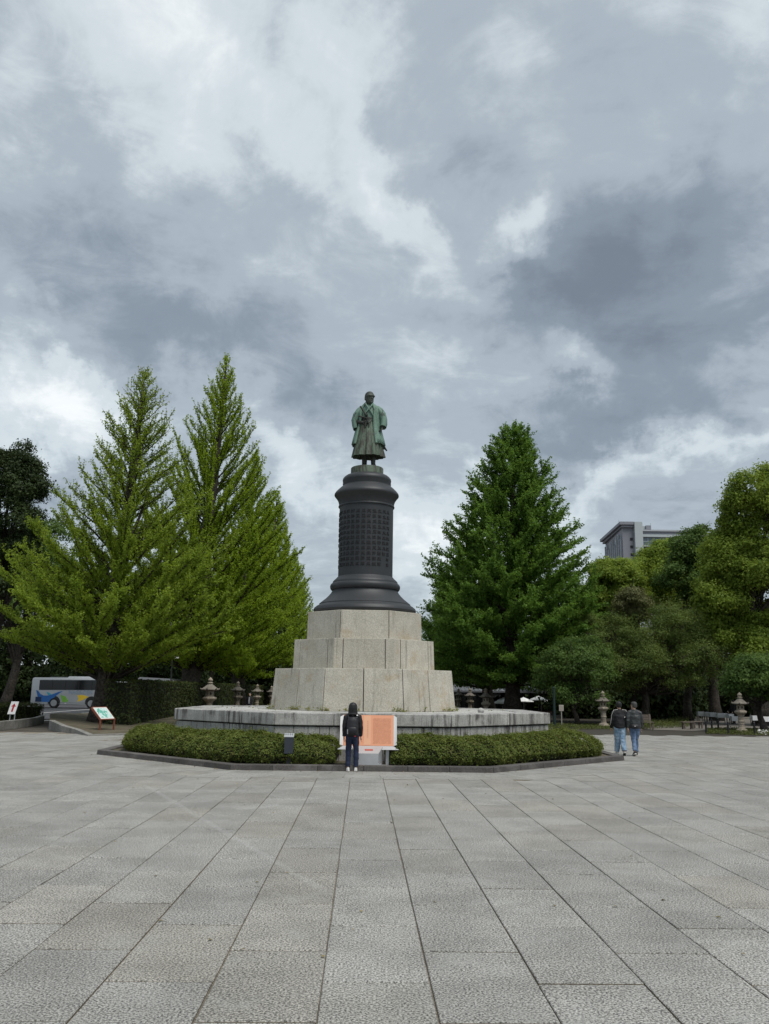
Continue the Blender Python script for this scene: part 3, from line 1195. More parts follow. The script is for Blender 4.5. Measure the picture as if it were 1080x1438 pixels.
# left row (avenue side), nearest first
dA = 47.0
HA = ZT(202, 517, dA)
profA = [(0, .5), (.13, 2.8), (.2, 5.3), (.3, 6.2), (.42, 5.9), (.52, 4.9), (.60, 4.2), (.66, 3.5), (.72, 2.6), (.80, 1.9), (.88, 1.35), (.95, .8), (1, .15)]
ginkgo('broad ginkgo at the left whose thick trunk stands behind the map board', (X(146, dA), dA, 0), HA, profA, .52, 21, M_gk1, n_limb=210, lean=(.85, .4), asc=(.30, 1.15),
       fork=[(3.3, .1, 2.2, 7.5, .22), (3.6, 2.9, 2.2, 7.2, .2), (8.5, 2.7, 1.6, 12, .13), (9.5, .4, 1.2, 13, .12)], dens=46, leaf=.115, up=.55, zmin=.19, irr=1.2, sparse=([0, .5, .62, .8, 1], [1.15, 1.1, .62, .42, .36]))
dB = 66.0
HB = ZT(308, 502, dB)
profB = [(0, .6), (.12, 3.5), (.2, 6.4), (.3, 7.6), (.42, 7.3), (.52, 6.2), (.62, 4.6), (.72, 3.6), (.82, 2.4), (.9, 1.45), (.96, .75), (1, .1)]
ginkgo('tallest spire-topped ginkgo, second in the left row', (X(266, dB), dB, 0), HB, profB, .75, 34, M_gk2, n_limb=210, lean=(1.5, 0), asc=(.35, 1.7), dens=36, leaf=.14, up=.95, zmin=.13,
       fork=[(3.2, .2, 2.0, 8, .28), (3.4, 2.6, 2.4, 8, .26)], sparse=([0, .5, .7, .85, 1], [1.2, 1.1, .75, .55, .5]), tuft=.06)
profC = [(0, .5), (.12, 3.5), (.2, 6.0), (.32, 6.8), (.45, 6.4), (.58, 5.0), (.7, 3.6), (.82, 2.3), (.92, 1.1), (1, .15)]
dC = 90.0
ginkgo('third ginkgo of the left row, bright green, beside the column base', (X(334, dC), dC, 0), ZT(357, 640, dC), profC, .7, 55, M_gk2, n_limb=170, lean=(.8, 0), asc=(.35, 1.6), dens=20, leaf=.17, up=.9, zmin=.12, tuft=.07)
gC = COL.objects[-4] if False else None
dD = 112.0
tD = ginkgo('fourth ginkgo of the left row, just left of the column base', (X(372, dD), dD, 0), ZT(392, 690, dD), profC, .7, 56, M_gk2, n_limb=150, lean=(.6, 0), asc=(.35, 1.5), dens=16, leaf=.2, up=.8, zmin=.12, tuft=.09)
for d, px, top, lab in ((136, 396, 742, 'fifth ginkgo of the left row, low against the pedestal'), (160, 414, 782, 'farthest ginkgo of the left row, a sliver beside the pedestal')):
    o = copy_tree(tD)
    k = ZT(px, top, d) / ZT(392, 690, dD)
    o.location = (X(px, d), d, 0); o.scale = (k * .9, k * .9, k); o.rotation_euler = (0, 0, d)
    o['label'] = lab

# right row
dR = 64.0
HR = ZT(729, 598, dR)
profR = [(0, .5), (.10, 4.0), (.2, 6.0), (.32, 6.6), (.45, 6.1), (.55, 5.3), (.64, 4.5), (.72, 3.7), (.80, 3.0), (.87, 2.2), (.93, 1.45), (.97, .9), (1, .45)]
ginkgo('dense deep green cone-shaped ginkgo right of the column', (X(719, dR), dR, 0), HR, profR, .55, 77, M_gk3, n_limb=250, lean=(.4, 0), asc=(.12, .95), dens=40, leaf=.16, up=.2, irr=.45, zmin=.12, shoot=(1.25, .8), tuft=.07)
dR2 = 84.0
tR2 = ginkgo('second ginkgo of the right row, partly behind the dense cone', (X(686, dR2), dR2, 0), ZT(662, 715, dR2), profC, .5, 78, M_gk3, n_limb=150, lean=(-1.2, 0), asc=(.2, 1.2), dens=16, leaf=.2, up=.35, zmin=.12, tuft=.09)
for d, px, top, lab in ((108, 650, 770, 'third ginkgo of the right row, edge showing beside the tiers'), (134, 622, 815, 'farthest ginkgo of the right row, low beside the top tier')):
    o = copy_tree(tR2)
    k = ZT(px, top, d) / ZT(662, 715, dR2)
    o.location = (X(px, d), d, 0); o.scale = (k * .8, k * .8, k); o.rotation_euler = (0, 0, d * 1.7)
    o['label'] = lab


def broadleaf(label, loc, H, crown, seed, mat, n_clump=90, leaf=.16, per=420, r0=.35, cr=(.7, 1.5), group=None, name='broadleaf_tree', limbs=26, flat=.75, clear=.2, cat='tree', trunk_h=None, soft=.2):
    """crown: list of ellipsoids (cx, cy, cz, rx, ry, rz) in metres from the foot"""
    rs = np.random.RandomState(seed)
    root = thing(name, label, cat, loc, 0, group)
    vol = np.array([c[3] * c[4] * c[5] for c in crown]); vol = vol ** .7
    C, N, S_, cen = [], [], [], []
    for i in range(n_clump):
        e = crown[rs.choice(len(crown), p=vol / vol.sum())]
        d = rs.normal(0, 1, 3); d[2] = abs(d[2]) * 1.1 - .35; d /= np.linalg.norm(d)
        c = np.array(e[:3]) + d * np.array(e[3:]) * (rs.uniform(.72, 1.0) ** .5 if i % 4 else rs.uniform(.3, .75))
        r = rs.uniform(*cr)
        cen.append(c)
        m = int(per * (r / np.mean(cr)) ** 2)
        dd = rs.normal(0, 1, (m, 3)); dd[:, 2] = dd[:, 2] * .8 + .25
        dd += d * .35
        dd /= np.linalg.norm(dd, axis=1, keepdims=True)
        rad_ = r * np.minimum(1.5, np.abs(rs.normal(.78, soft, m))) * (1 + .25 * smooth_noise(dd * 2.2, 1.7, i))
        C.append(c + dd * rad_[:, None] * np.array([1, 1, flat])); N.append(dd + np.array([0, 0, .35])); S_.append(np.full(m, leaf))
    C = np.concatenate(C); N = np.concatenate(N); S_ = np.concatenate(S_)
    b = MB()
    th = trunk_h or H * .45
    c0 = np.mean([e[:2] for e in crown], axis=0)
    pts = [Vector((c0[0] * t * .6 + .15 * math.sin(t * 5 + seed), c0[1] * t * .6, th * t - (.1 if t == 0 else 0))) for t in np.linspace(0, 1, 7)]
    b.tube(pts, [r0 * (1 + .5 * math.exp(-k * 1.5)) * (1 - .06 * k) for k in range(7)], 10)
    tk = b.build('trunk', M_bark, root, 180)
    segs = []
    for i in rs.choice(len(cen), min(limbs, len(cen)), replace=False):
        p0 = pts[rs.randint(3, 7)]; p2 = Vector(cen[i])
        p1 = p0.lerp(p2, .5) + Vector((rs.normal(0, .4), rs.normal(0, .4), -.12 * (p2 - p0).length + rs.normal(0, .3)))
        pp = bez(p0, p1, p2, 6)
        for k in range(5):
            segs.append((pp[k], pp[k + 1], r0 * .36 * (1 - .17 * k), r0 * .36 * (1 - .17 * (k + 1))))
        for k in range(3):
            o_ = pp[rs.randint(3, 6)]; d_ = Vector(rs.normal(0, 1, 3)).normalized() * rs.uniform(.8, 1.6)
            segs.append((o_, o_ + d_, r0 * .09, .01))
    V, F = tubes_np(segs, 4)
    link('branches', np_mesh('branches', V, F), M_bark, root)
    me = leaves_mesh('crown', C, N, S_, rs, .65, .55, True)
    link('crown', me, mat, root)
    return root


GR = 'trees of the grove on the right'
def at(px, d):
    return (X(px, d), d, 0)


def m_of(npx, d):           # photo px -> metres at a distance
    return npx * d * .98 / FPX


def crown_px(items, px0, d):
    """ellipsoids given in photo px (cx, cy, rx, ry) -> metres from the foot"""
    out = []
    for cx, cy, rx, ry in items:
        out.append((X(cx, d) - X(px0, d), (cx % 7 - 3) * .25, ZT(cx, cy, d), m_of(rx, d), m_of(rx, d) * .85, m_of(ry, d)))
    return out


# camphor at the right edge
broadleaf('tall yellow-green camphor tree cut by the right edge', at(1065, 60), 18, crown_px([(1092, 708, 52, 50), (1070, 775, 50, 50), (1092, 815, 70, 60), (1048, 835, 46, 55), (1070, 890, 62, 50), (1042, 800, 36, 44), (1085, 930, 50, 40), (1084, 738, 46, 40), (1035, 900, 34, 34), (1060, 800, 40, 40)], 1065, 60), 101, M_camphor,
          300, .17, 420, .45, (.6, 1.15), GR)
# yellow-green camphor in the middle, before the tower
broadleaf('yellow-green camphor tree in front of the tall building', at(930, 78), 16, crown_px([(950, 797, 34, 38), (968, 815, 42, 50), (910, 825, 40, 36), (950, 850, 50, 36)], 930, 78), 102, M_camphor, 170, .19, 400, .45, (.7, 1.2), GR)
broadleaf('smaller yellow-green tree between the ginkgo and the tall building', at(868, 74), 14, crown_px([(870, 816, 30, 28), (860, 840, 36, 32), (885, 850, 34, 30), (845, 850, 28, 30)], 868, 74), 103, M_camphor, 130, .18, 380, .4, (.6, 1.1), GR)
broadleaf('deep green tree between the two tallest camphors', at(1005, 70), 16, crown_px([(1000, 772, 40, 36), (985, 812, 42, 40), (1015, 830, 45, 50), (1000, 880, 50, 44), (1020, 780, 30, 30)], 1005, 70), 104, M_mid, 170, .18, 400, .4, (.6, 1.2), GR, flat=.6)
broadleaf('small round brownish tree in flower below the camphors', at(888, 62), 9, crown_px([(890, 848, 17, 15), (893, 862, 16, 14)], 888, 62), 105, M_brown, 60, .12, 380, .2, (.4, .7), GR)
broadleaf('dark evergreen tree behind the ginkgo and the cherry tree', at(830, 80), 13, crown_px([(830, 860, 30, 40), (820, 905, 45, 45), (850, 900, 40, 40)], 830, 80), 106, M_mid, 130, .19, 380, .35, (.7, 1.2), GR)
# cherry and low shrubs in front
broadleaf('wide spreading cherry tree with fine dull green leaves behind the walking pair', at(900, 61), 9, crown_px([(870, 905, 55, 34), (925, 895, 55, 36), (850, 880, 30, 22), (955, 875, 30, 18), (900, 935, 85, 34), (960, 930, 60, 34), (840, 940, 48, 34), (985, 905, 34, 30), (900, 958, 70, 22), (960, 958, 50, 20)], 900, 61), 107, M_cherry,
          420, .10, 260, .28, (.35, .85), GR, limbs=110, flat=.6, soft=.42, name='cherry_tree', trunk_h=4.0)
broadleaf('leafy camellia with glossy dark leaves left of the single stone lantern', at(806, 56), 4, crown_px([(800, 935, 36, 30), (820, 946, 32, 26), (782, 955, 24, 22), (812, 980, 34, 18), (832, 918, 28, 24)], 806, 56), 108, M_mid, 150, .12, 260, .16, (.35, .7), GR, name='camellia_tree', flat=.8, soft=.34)
broadleaf('bright leafed tree hanging over the lantern at the right edge', at(1068, 50), 5, crown_px([(1058, 950, 34, 24), (1082, 962, 34, 26), (1045, 965, 24, 14), (1075, 935, 28, 18)], 1068, 50), 109, M_mid, 150, .14, 280, .18, (.35, .7), GR, flat=.6, name='dogwood_tree', soft=.34)
broadleaf('dead grey-twigged top standing in the dark tree right of the cherry', at(965, 66), 10, crown_px([(965, 870, 34, 24), (985, 890, 34, 26), (1000, 905, 40, 30), (960, 905, 40, 26)], 965, 66), 110, M_cherry, 90, .12, 200, .3, (.5, 1.0), GR, limbs=90, soft=.45)
# dark tree at the left edge
broadleaf('dark evergreen tree at the left edge, higher than the shrubs', at(-18, 60), 17, crown_px([(-12, 655, 26, 32), (0, 695, 38, 34), (-30, 680, 50, 50), (-20, 750, 60, 60), (0, 820, 50, 60)], -18, 60), 111, M_dark, 110, .17, 420, .5, (.6, 1.15), None)
broadleaf('mid green tree behind the left ginkgo near the left edge', at(10, 74), 15, crown_px([(30, 770, 50, 45), (60, 810, 60, 50), (10, 850, 60, 60)], 10, 74), 112, M_mid, 90, .2, 420, .4, (.8, 1.4), None)


# far woods: one mass of foliage with trunks
def wood(name, items, seed, mat, per=300, leaf=.3):
    """items: (px, d, top px, half width px)"""
    rs = np.random.RandomState(seed)
    C, N, segs = [], [], []
    for px, d, top, hw in items:
        x, y = X(px, d), d
        H = ZT(px, top, d); w = m_of(hw, d)
        segs.append((Vector((x, y, -.1)), Vector((x, y, H * .7)), .35, .15))
        for k in range(46):
            dv = rs.normal(0, 1, 3); dv[1] = -abs(dv[1]); dv /= np.linalg.norm(dv)
            c = np.array([x, y, H * .52]) + dv * np.array([w, w * .8, H * .43])
            r = rs.uniform(.9, 1.9)
            dd = rs.normal(0, 1, (per // 4, 3)); dd[:, 2] += .2; dd /= np.linalg.norm(dd, axis=1, keepdims=True)
            C.append(c + dd * (r * rs.uniform(.3, 1, (per // 4, 1)) ** .5) * np.array([1, 1, .7])); N.append(dd + [0, 0, .3])
    C, N = np.concatenate(C), np.concatenate(N)
    me = leaves_mesh(name, C, N, leaf, rs, .65, .5, True)
    o = link(name, me, mat); o['kind'] = 'stuff'
    V, F = tubes_np(segs, 6)
    o2 = link(name + '_trunks', np_mesh(name, V, F), M_bark); o2['kind'] = 'stuff'
    return o


wood('dark_woodland', [(px, 100 + (px * 7 % 13), 770 + (px * 13 % 60), 40) for px in range(-120, 330, 32)] + [(px, 112, 880, 40) for px in range(-120, 420, 40)] + [(px, 126, 925, 32) for px in range(150, 420, 26)]
     + [(px, 104 + (px * 5 % 9), 962 - 22, 36) for px in range(-120, 130, 26)]
     + [(px, 96 + (px * 7 % 11), 790 + (px * 13 % 50), 60) for px in range(-900, -120, 60)] + [(px, 90, 935, 50) for px in range(-900, -120, 60)], 7, M_dark, 200, .42)
wood('grove_woodland', [(px, 92 + (px * 7 % 11), 880 + (px * 11 % 30), 36) for px in range(760, 1200, 30)] + [(px, 86, 925, 34) for px in range(800, 1200, 26)] + [(px, 73 + (px * 3 % 7), 955, 30) for px in range(812, 1120, 22) if not 960 < px < 1090]
     + [(px, 84 + (px * 7 % 11), 800 + (px * 13 % 50), 60) for px in range(1220, 1800, 60)] + [(px, 78, 935, 50) for px in range(1220, 1800, 60)], 9, M_dark, 210, .38)
wood('avenue_woodland', [(px, 190, 930, 40) for px in range(330, 760, 26)], 12, M_dark, 120, .9)

# ------------------------------------------------------------------ bronze statue
def patina(name, green, brown, amt):
    m, nt, b = new_mat(name)
    n1 = tex(nt, 4.5, 5, .65, st=(1, 1, .35))
    n2 = tex(nt, 14, 4, .6, st=(1, 1, .25), off=(3, 3, 3))
    n3 = tex(nt, 40, 3, .6)
    f1 = mth(nt, 'ADD', mth(nt, 'MULTIPLY', n1, .6), mth(nt, 'MULTIPLY', n2, .4))
    f1 = rng(nt, f1, .5 - amt * .16, .62 - amt * .16)
    c = mixc(nt, f1, brown, green)
    c = mixc(nt, rng(nt, n3, .3, .7, 0, .35), c, tuple(x * .45 for x in brown))
    nt.links.new(c, b.inputs['Base Color'])
    b.inputs['Roughness'].default_value = .62
    b.inputs['Specular IOR Level'].default_value = .4
    bump(nt, b, n2, .3, .02)
    return m


M_pgreen = patina('green_patina', (.165, .275, .215), (.045, .065, .05), .75)
M_pbrown = patina('brown_patina', (.105, .15, .105), (.05, .05, .036), .45)
M_pdark = patina('dark_patina', (.07, .085, .07), (.035, .034, .028), .4)

ZS = zy(655.5)
st = av_thing('bronze_statue', 'green bronze statue of a standing robed man with a sword on top of the column', 'statue', 0, 0, ZS)
st.scale = (.97, 1, 1)
# its own round base
b = MB()
rb = rpx(23.5, 661)
zb = zy(668.6) - ZS
b.lathe([(rb * 1.02, zb - .03), (rb * 1.02, zb + .02), (rb, zb + .05), (rb, -.09), (rb * .985, -.075), (rb * .3, -.07)], 64)
b.build('round_base', M_pbrown, st, 35)


def ell(cx, cy, z, rx, ry, n, fn=None, th0=0.0, tilt=(0, 0)):
    out = []
    for k in range(n):
        th = th0 + 2 * PI * k / n
        r = 1 + (fn(th) if fn else 0)
        x, y = rx * math.cos(th) * r, ry * math.sin(th) * r
        out.append((cx + x, cy + y, z + tilt[0] * x + tilt[1] * y))
    return out


# hakama: pleated skirt
NP = 96
def pleat(depth):
    def f_(th):
        k = (th * 15 / (2 * PI)) % 1.0
        saw = (1 - k / .78) if k < .78 else (k - .78) / .22
        return depth * (saw - .5) + depth * .35 * math.sin(th * 5 + 1)
    return f_


rings = []
for i in range(15):
    t = i / 14
    z = .35 + (1.72 - .35) * t
    w = 1 - t
    rx = .27 + .335 * w ** .85
    ry = .22 + .33 * w ** .9
    hem = .04 * math.sin(3 * 1.0) if i == 0 else 0
    rings.append(ell(.02 * w, 0.0, z + hem, rx, ry, NP, pleat(.02 + .12 * w), 0, (0.0, .05 * w)))
# turn the hem inwards: the dark inside
inner = [[(x * .95, y * .95, z + .015) for x, y, z in rings[0]], [(x * .7, y * .7, z + .55) for x, y, z in rings[0]]]
b = MB(); b.loft(inner[::-1] + rings)
b.build('hakama', M_pbrown, st, 50)

# legs and feet below the hem
b = MB()
b.tube([(-.09, .04, 1.6), (-.10, .05, .62), (-.105, .04, .3), (-.11, .03, .03)], [.15, .115, .10, .095], 14)
b.tube([(.12, .02, 1.6), (.20, -.05, .62), (.215, -.07, .3), (.22, -.09, .08)], [.15, .11, .095, .085], 14)
b.loft([ell(.235 + .01 * k, -.06 - .07 * k, .055 - .006 * k, .085 - .004 * k, .03, 12) for k in range(1)] +
       [ell(.23, -.02, .0, .10, .15, 12), ell(.23, -.02, .07, .095, .14, 12), ell(.23, .0, .12, .07, .08, 12)])
b.loft([ell(-.11, -.02, .0, .10, .16, 12), ell(-.11, -.02, .06, .095, .14, 12), ell(-.11, .01, .11, .07, .08, 12)])
legs_mb = b
b2 = MB()
for x, y in ((.235, -.15), (-.11, -.14)):
    b2.prism([(x + .11 * math.cos(a) * (1 if math.sin(a) > 0 else .9), y + .11 + .2 * math.sin(a)) for a in np.linspace(0, 2 * PI, 20)[:-1]], -.075, .0)
b2.build('sandal', M_pdark, st, 40)

# body under the clothes: torso, head, hands - one continuous surface
b = legs_mb
b.loft([ell(.02, .02, 1.5, .24, .19, 24), ell(.02, .03, 1.75, .25, .20, 24), ell(.03, .03, 2.0, .29, .21, 24), ell(.03, .03, 2.2, .27, .18, 24),
        ell(.03, .02, 2.3, .15, .13, 24), ell(.03, .0, 2.42, .105, .11, 24)])
HX, HY, HZ = .04, -.04, 2.60
hd = Matrix.Rotation(R(32), 3, 'Z')       # face turned to the right of the picture


def hp(x, y, z):
    p = hd @ Vector((x, y, z)) * 1.1
    return (HX + p.x, HY + p.y, HZ + p.z)


def hell(z, rx, ry, cy=0.0, n=24):
    return [hp(rx * math.cos(2 * PI * k / n), cy + ry * math.sin(2 * PI * k / n), z) for k in range(n)]


b.loft([hell(-.26, .085, .09, .02), hell(-.215, .085, .105, -.035), hell(-.19, .105, .13, -.03), hell(-.13, .128, .155, -.015), hell(-.05, .142, .168, 0), hell(.03, .152, .182, .005),
        hell(.10, .15, .183, .01), hell(.16, .128, .16, .01), hell(.205, .085, .11, .01), hell(.222, .03, .04, .01)])
b.loft([[hp(x * .03, -.15 - .02, z) if False else hp(x, y, z) for x, y in ((-.02, -.155), (.02, -.155), (.028, -.17 - k), (0, -.185 - k), (-.028, -.17 - k))]
        for z, k in ((.02, -.01), (-.02, .008), (-.06, .03), (-.075, .02), (-.085, -.02))])       # nose
for sx_ in (-1, 1):
    b.loft([[hp(sx_ * (.150 + dx * .9), .02 + dy, z + dz) for dx, dy, dz in ((0, -.035, 0), (.03, -.02, .0), (.035, .02, 0), (0, .03, 0))] for z, dz in ((-.10, 0), (-.06, 0), (.0, 0), (.03, 0))])
    b.ball(hp(sx_ * .06, -.135, -.045), .03, 8, 6)
b.box(hp(0, -.155, -.125), (.075, .05, .018), hd)                      # mouth
b.box(hp(0, -.15, -.19), (.07, .05, .05), hd)                          # chin
# heavy brow / visor edge throwing the eyes into shade
b.loft([[hp(x * k, y * k2, z) for x, y in ((-.155, -.05), (-.12, -.165), (0, -.205), (.12, -.165), (.155, -.05), (0, .05))] for z, k, k2 in ((.012, .98, .9), (.03, 1.04, 1.12), (.055, 1.0, 1.0), (.09, .93, .85))])


def fingers(b, wrist, palm, dirs, side, L=.16, r=.021, curl=.6, thumb=None):
    """a palm and five bent fingers growing out of it"""
    wrist, palm = Vector(wrist), Vector(palm)
    d = (palm - wrist).normalized()
    side = Vector(side).normalized()
    nrm = d.cross(side)
    b.loft([[tuple(p + side * (w * math.cos(a)) + nrm * (h * math.sin(a))) for a in np.linspace(0, 2 * PI, 12, endpoint=False)]
            for p, w, h in ((wrist - d * .03, .042, .036), (wrist + d * .02, .05, .038), (palm, .062, .034), (palm + d * .04, .06, .026))])
    for i, (o, l) in enumerate(((-.046, .86), (-.016, 1.0), (.016, .95), (.045, .76))):
        p0 = palm + d * .025 + side * o
        p1 = p0 + (d * math.cos(curl * .4) + nrm * math.sin(curl * .4)) * L * .45 * l
        p2 = p1 + (d * math.cos(curl * 1.3) + nrm * math.sin(curl * 1.3)) * L * .33 * l
        p3 = p2 + (d * math.cos(curl * 2.1) + nrm * math.sin(curl * 2.1)) * L * .25 * l
        b.tube([p0, p1, p2, p3], [r, r * .95, r * .88, r * .7], 8)
    t0 = wrist + d * .03 - side * .045
    t1 = t0 + (d * .6 - side * .6 + nrm * .35).normalized() * L * .45
    b.tube([t0, t1, t1 + (d + nrm * .7).normalized() * L * .35], [r * 1.15, r * 1.05, r * .8], 8)


b.tube([(.58, .0, 1.72), (.56, -.08, 1.56), (.535, -.13, 1.47)], [.085, .07, .055], 12)   # forearm at the right of the picture
fingers(b, (.535, -.13, 1.47), (.515, -.16, 1.38), None, (.5, -.7, 0), .15, .022, .75)
b.tube([(-.45, .0, 1.72), (-.36, -.16, 1.62), (-.2, -.24, 1.60)], [.085, .07, .055], 12)  # other arm bent to the waist
fingers(b, (-.2, -.24, 1.60), (-.11, -.27, 1.61), None, (0, -.3, 1), .15, .022, .6)
me = remeshed(b, .016, 'body', 2)
body_o = link('body', me, M_pdark, st)

# kimono front with crossed collars, sash
b = MB()
b.loft([ell(.02, .015, 1.55, .275, .225, 32), ell(.02, .015, 1.8, .285, .235, 32), ell(.03, .02, 2.02, .31, .235, 32), ell(.03, .03, 2.2, .28, .20, 32), ell(.03, .02, 2.33, .15, .14, 32)])
b.build('kimono', M_pgreen, st, 60)
b = MB()
b.tube([(-.11, -.14, 2.36), (-.03, -.235, 2.2), (.1, -.25, 2.02), (.2, -.2, 1.86)], .028, 8)
b.tube([(.17, -.14, 2.36), (.09, -.235, 2.2), (-.03, -.255, 2.06), (-.15, -.23, 1.9)], .028, 8)
b.build('collar', M_pgreen, st, 60)
b = MB()
for z, r_ in ((1.62, .0), (1.70, .012), (1.78, .0)):
    b.lathe([(1, -.035), (1.03, 0), (1, .035)], 32)
    n = 96
    for i in range(len(b.v) - n, len(b.v)):
        x, y, zz = b.v[i]
        b.v[i] = (.02 + x * (.285 + r_), .01 + y * (.24 + r_), z + zz)
b.tube([(-.06, -.27, 1.62), (-.02, -.31, 1.56), (.06, -.30, 1.60), (.1, -.27, 1.66)], .035, 8)
b.tube([(-.05, -.27, 1.66), (-.09, -.31, 1.5), (-.1, -.3, 1.38)], [.03, .035, .02], 8)
b.tube([(.03, -.27, 1.66), (.05, -.32, 1.52), (.03, -.31, 1.40)], [.03, .03, .02], 8)
b.build('sash_knot', M_pdark, st, 50)


# haori: open coat, wide sleeves
def strip(angles, rows, mat, name, thick=.03):
    """rows: (z, cx, cy, rx, ry); open around the front"""
    b = MB()
    b.loft([[(cx + rx * math.cos(a) * (1 + .04 * math.sin(a * 9 + z * 3)), cy + ry * math.sin(a) * (1 + .04 * math.sin(a * 9 + z * 3)), z + dz(a, z)) for a in angles]
            for z, cx, cy, rx, ry in rows], cap=False, closed=False)
    o = b.build(name, mat, st, 70)
    s_ = o.modifiers.new('thick', 'SOLIDIFY'); s_.thickness = thick; s_.offset = 1
    return o


def dz(a, z):
    return 0.0


rows = [(.80, .03, .06, .60, .50), (1.0, .03, .05, .555, .45), (1.25, .03, .05, .49, .39), (1.5, .03, .04, .43, .33), (1.75, .04, .04, .40, .30),
        (2.0, .05, .04, .405, .27), (2.15, .06, .04, .385, .24), (2.27, .05, .04, .30, .20), (2.35, .04, .03, .19, .165), (2.40, .04, .02, .14, .135)]
# right-hand panel (picture right) hangs broad; left one is drawn back
A0 = R(-62); A1 = R(180 + 36)
strip(np.linspace(A0, A1, 56), rows, M_pgreen, 'haori')
b = MB()   # collar bands down both edges
for a_, sh in ((A0, 1), (A1, 1)):
    pts = [(cx + (rx + .012) * math.cos(a_), cy + (ry + .012) * math.sin(a_), z) for z, cx, cy, rx, ry in rows]
    b.tube(pts, .035, 8, flat=(.8, 1.4))
b.build('haori_band', M_pgreen, st, 60)


def sleeve(pts, wid, name):
    b = MB()
    rings = []
    for i, (p, w) in enumerate(zip(pts, wid)):
        p = Vector(p)
        t = (Vector(pts[min(i + 1, len(pts) - 1)]) - Vector(pts[max(i - 1, 0)])).normalized()
        a = t.cross(Vector((0, 1, 0))).normalized()
        c_ = a.cross(t)
        rings.append([tuple(p + a * (w[0] * math.cos(th) * (1 + .07 * math.sin(3 * th + i * 1.7))) + c_ * (w[1] * math.sin(th) * (1 + .06 * math.sin(4 * th + i)))) for th in np.linspace(0, 2 * PI, 28, endpoint=False)])
    last = rings[-1]
    cen = sum((Vector(p) for p in last), Vector()) / len(last)
    rings += [[tuple(cen + (Vector(p) - cen) * .86) for p in last], [tuple(cen + (Vector(p) - cen) * .7 - (Vector(pts[-1]) - Vector(pts[-2])) * .5) for p in last]]
    b.loft(rings)
    b.build(name, M_pgreen, st, 60)


sleeve([(.30, .03, 2.24), (.42, .02, 2.12), (.52, .0, 1.96), (.585, -.01, 1.78), (.585, -.05, 1.60), (.565, -.085, 1.47)],
       [(.12, .14), (.15, .17), (.16, .19), (.155, .20), (.14, .19), (.125, .17)], 'sleeve')
sleeve([(-.22, .03, 2.22), (-.33, .02, 2.10), (-.43, .02, 1.93), (-.50, .02, 1.74), (-.475, .0, 1.56), (-.45, -.02, 1.40)],
       [(.12, .14), (.14, .16), (.14, .18), (.125, .19), (.125, .19), (.11, .17)], 'sleeve')

# sword thrust through the sash: hilt up to the left, scabbard tip behind on the right
b = MB()
b.tube([(-.30, -.27, 2.2), (-.22, -.29, 2.08), (-.06, -.27, 1.86)], [.034, .03, .032], 10)
b.build('sword_hilt', M_pdark, st, 60)
b = MB()
b.tube([(-.075, -.28, 1.89), (-.06, -.275, 1.865)], [.075, .075], 14)
b.build('sword_guard', M_pdark, st, 40)
b = MB()
b.tube([(-.06, -.27, 1.86), (.15, -.1, 1.5), (.45, .3, 1.05), (.74, .46, .74)], [.04, .042, .04, .032], 10)
b.build('scabbard', M_pdark, st, 60)
b = MB()   # short sword hilt across the waist
b.tube([(-.36, -.25, 1.83), (-.22, -.28, 1.80), (-.02, -.27, 1.74)], [.026, .026, .028], 10)
b.build('short_sword_hilt', M_pdark, st, 60)
# haori tail lifted by the scabbard
b = MB()
b.loft([[(.42, .05, 1.25), (.52, .05, 1.2), (.55, .3, 1.2), (.4, .35, 1.25)], [(.44, .1, .95), (.62, .15, .92), (.66, .42, .92), (.4, .45, .95)], [(.48, .2, .80), (.70, .28, .78), (.72, .46, .78), (.46, .48, .80)]])
b.build('haori_tail', M_pdark, st, 60)

# ------------------------------------------------------------------ people
M_skin = plain('skin', (.52, .33, .24), .55, var=.08)
M_hair = plain('black_hair', (.012, .011, .011), .45, var=.3, scale=30)
M_ghair = plain('greying_hair', (.055, .052, .05), .6, var=.5, scale=60)
M_jet = plain('black_fabric', (.013, .013, .015), .75, var=.4, scale=14)
M_pack = plain('black_nylon', (.017, .017, .020), .5, var=.3, scale=14)
M_leather = plain('dark_leather', (.030, .033, .034), .42, var=.5, scale=9, spec=.5)
M_navy = plain('navy_cloth', (.017, .025, .055), .85, var=.35, scale=10)
M_white = plain('white_rubber', (.68, .67, .64), .6, var=.08)
M_sole = plain('dark_rubber', (.03, .03, .03), .7)
M_pink = plain('pink_print', (.55, .07, .10), .6)
M_strap = plain('grey_strap', (.3, .31, .32), .6)


def denim(name, lo, hi):
    m, nt, b = new_mat(name)
    n = tex(nt, 7, 4, .6, st=(1, 1, .6))
    nt.links.new(mixc(nt, rng(nt, n, .3, .7), lo, hi), b.inputs['Base Color'])
    b.inputs['Roughness'].default_value = .9
    bump(nt, b, tex(nt, 11, 3, .6, st=(1, 1, 1.6)), .5, .03)
    return m


M_jean1 = denim('light_denim', (.16, .27, .40), (.36, .47, .58))
M_jean2 = denim('blue_denim', (.075, .12, .21), (.17, .25, .38))


def er(c, rx, ry, n=20, yaw=0.0, fn=None):
    ca, sa = math.cos(yaw), math.sin(yaw)
    out = []
    for k in range(n):
        th = 2 * PI * k / n
        x, y = rx * math.cos(th), ry * math.sin(th)
        out.append((c[0] + x * ca - y * sa, c[1] + x * sa + y * ca, c[2]))
    return out


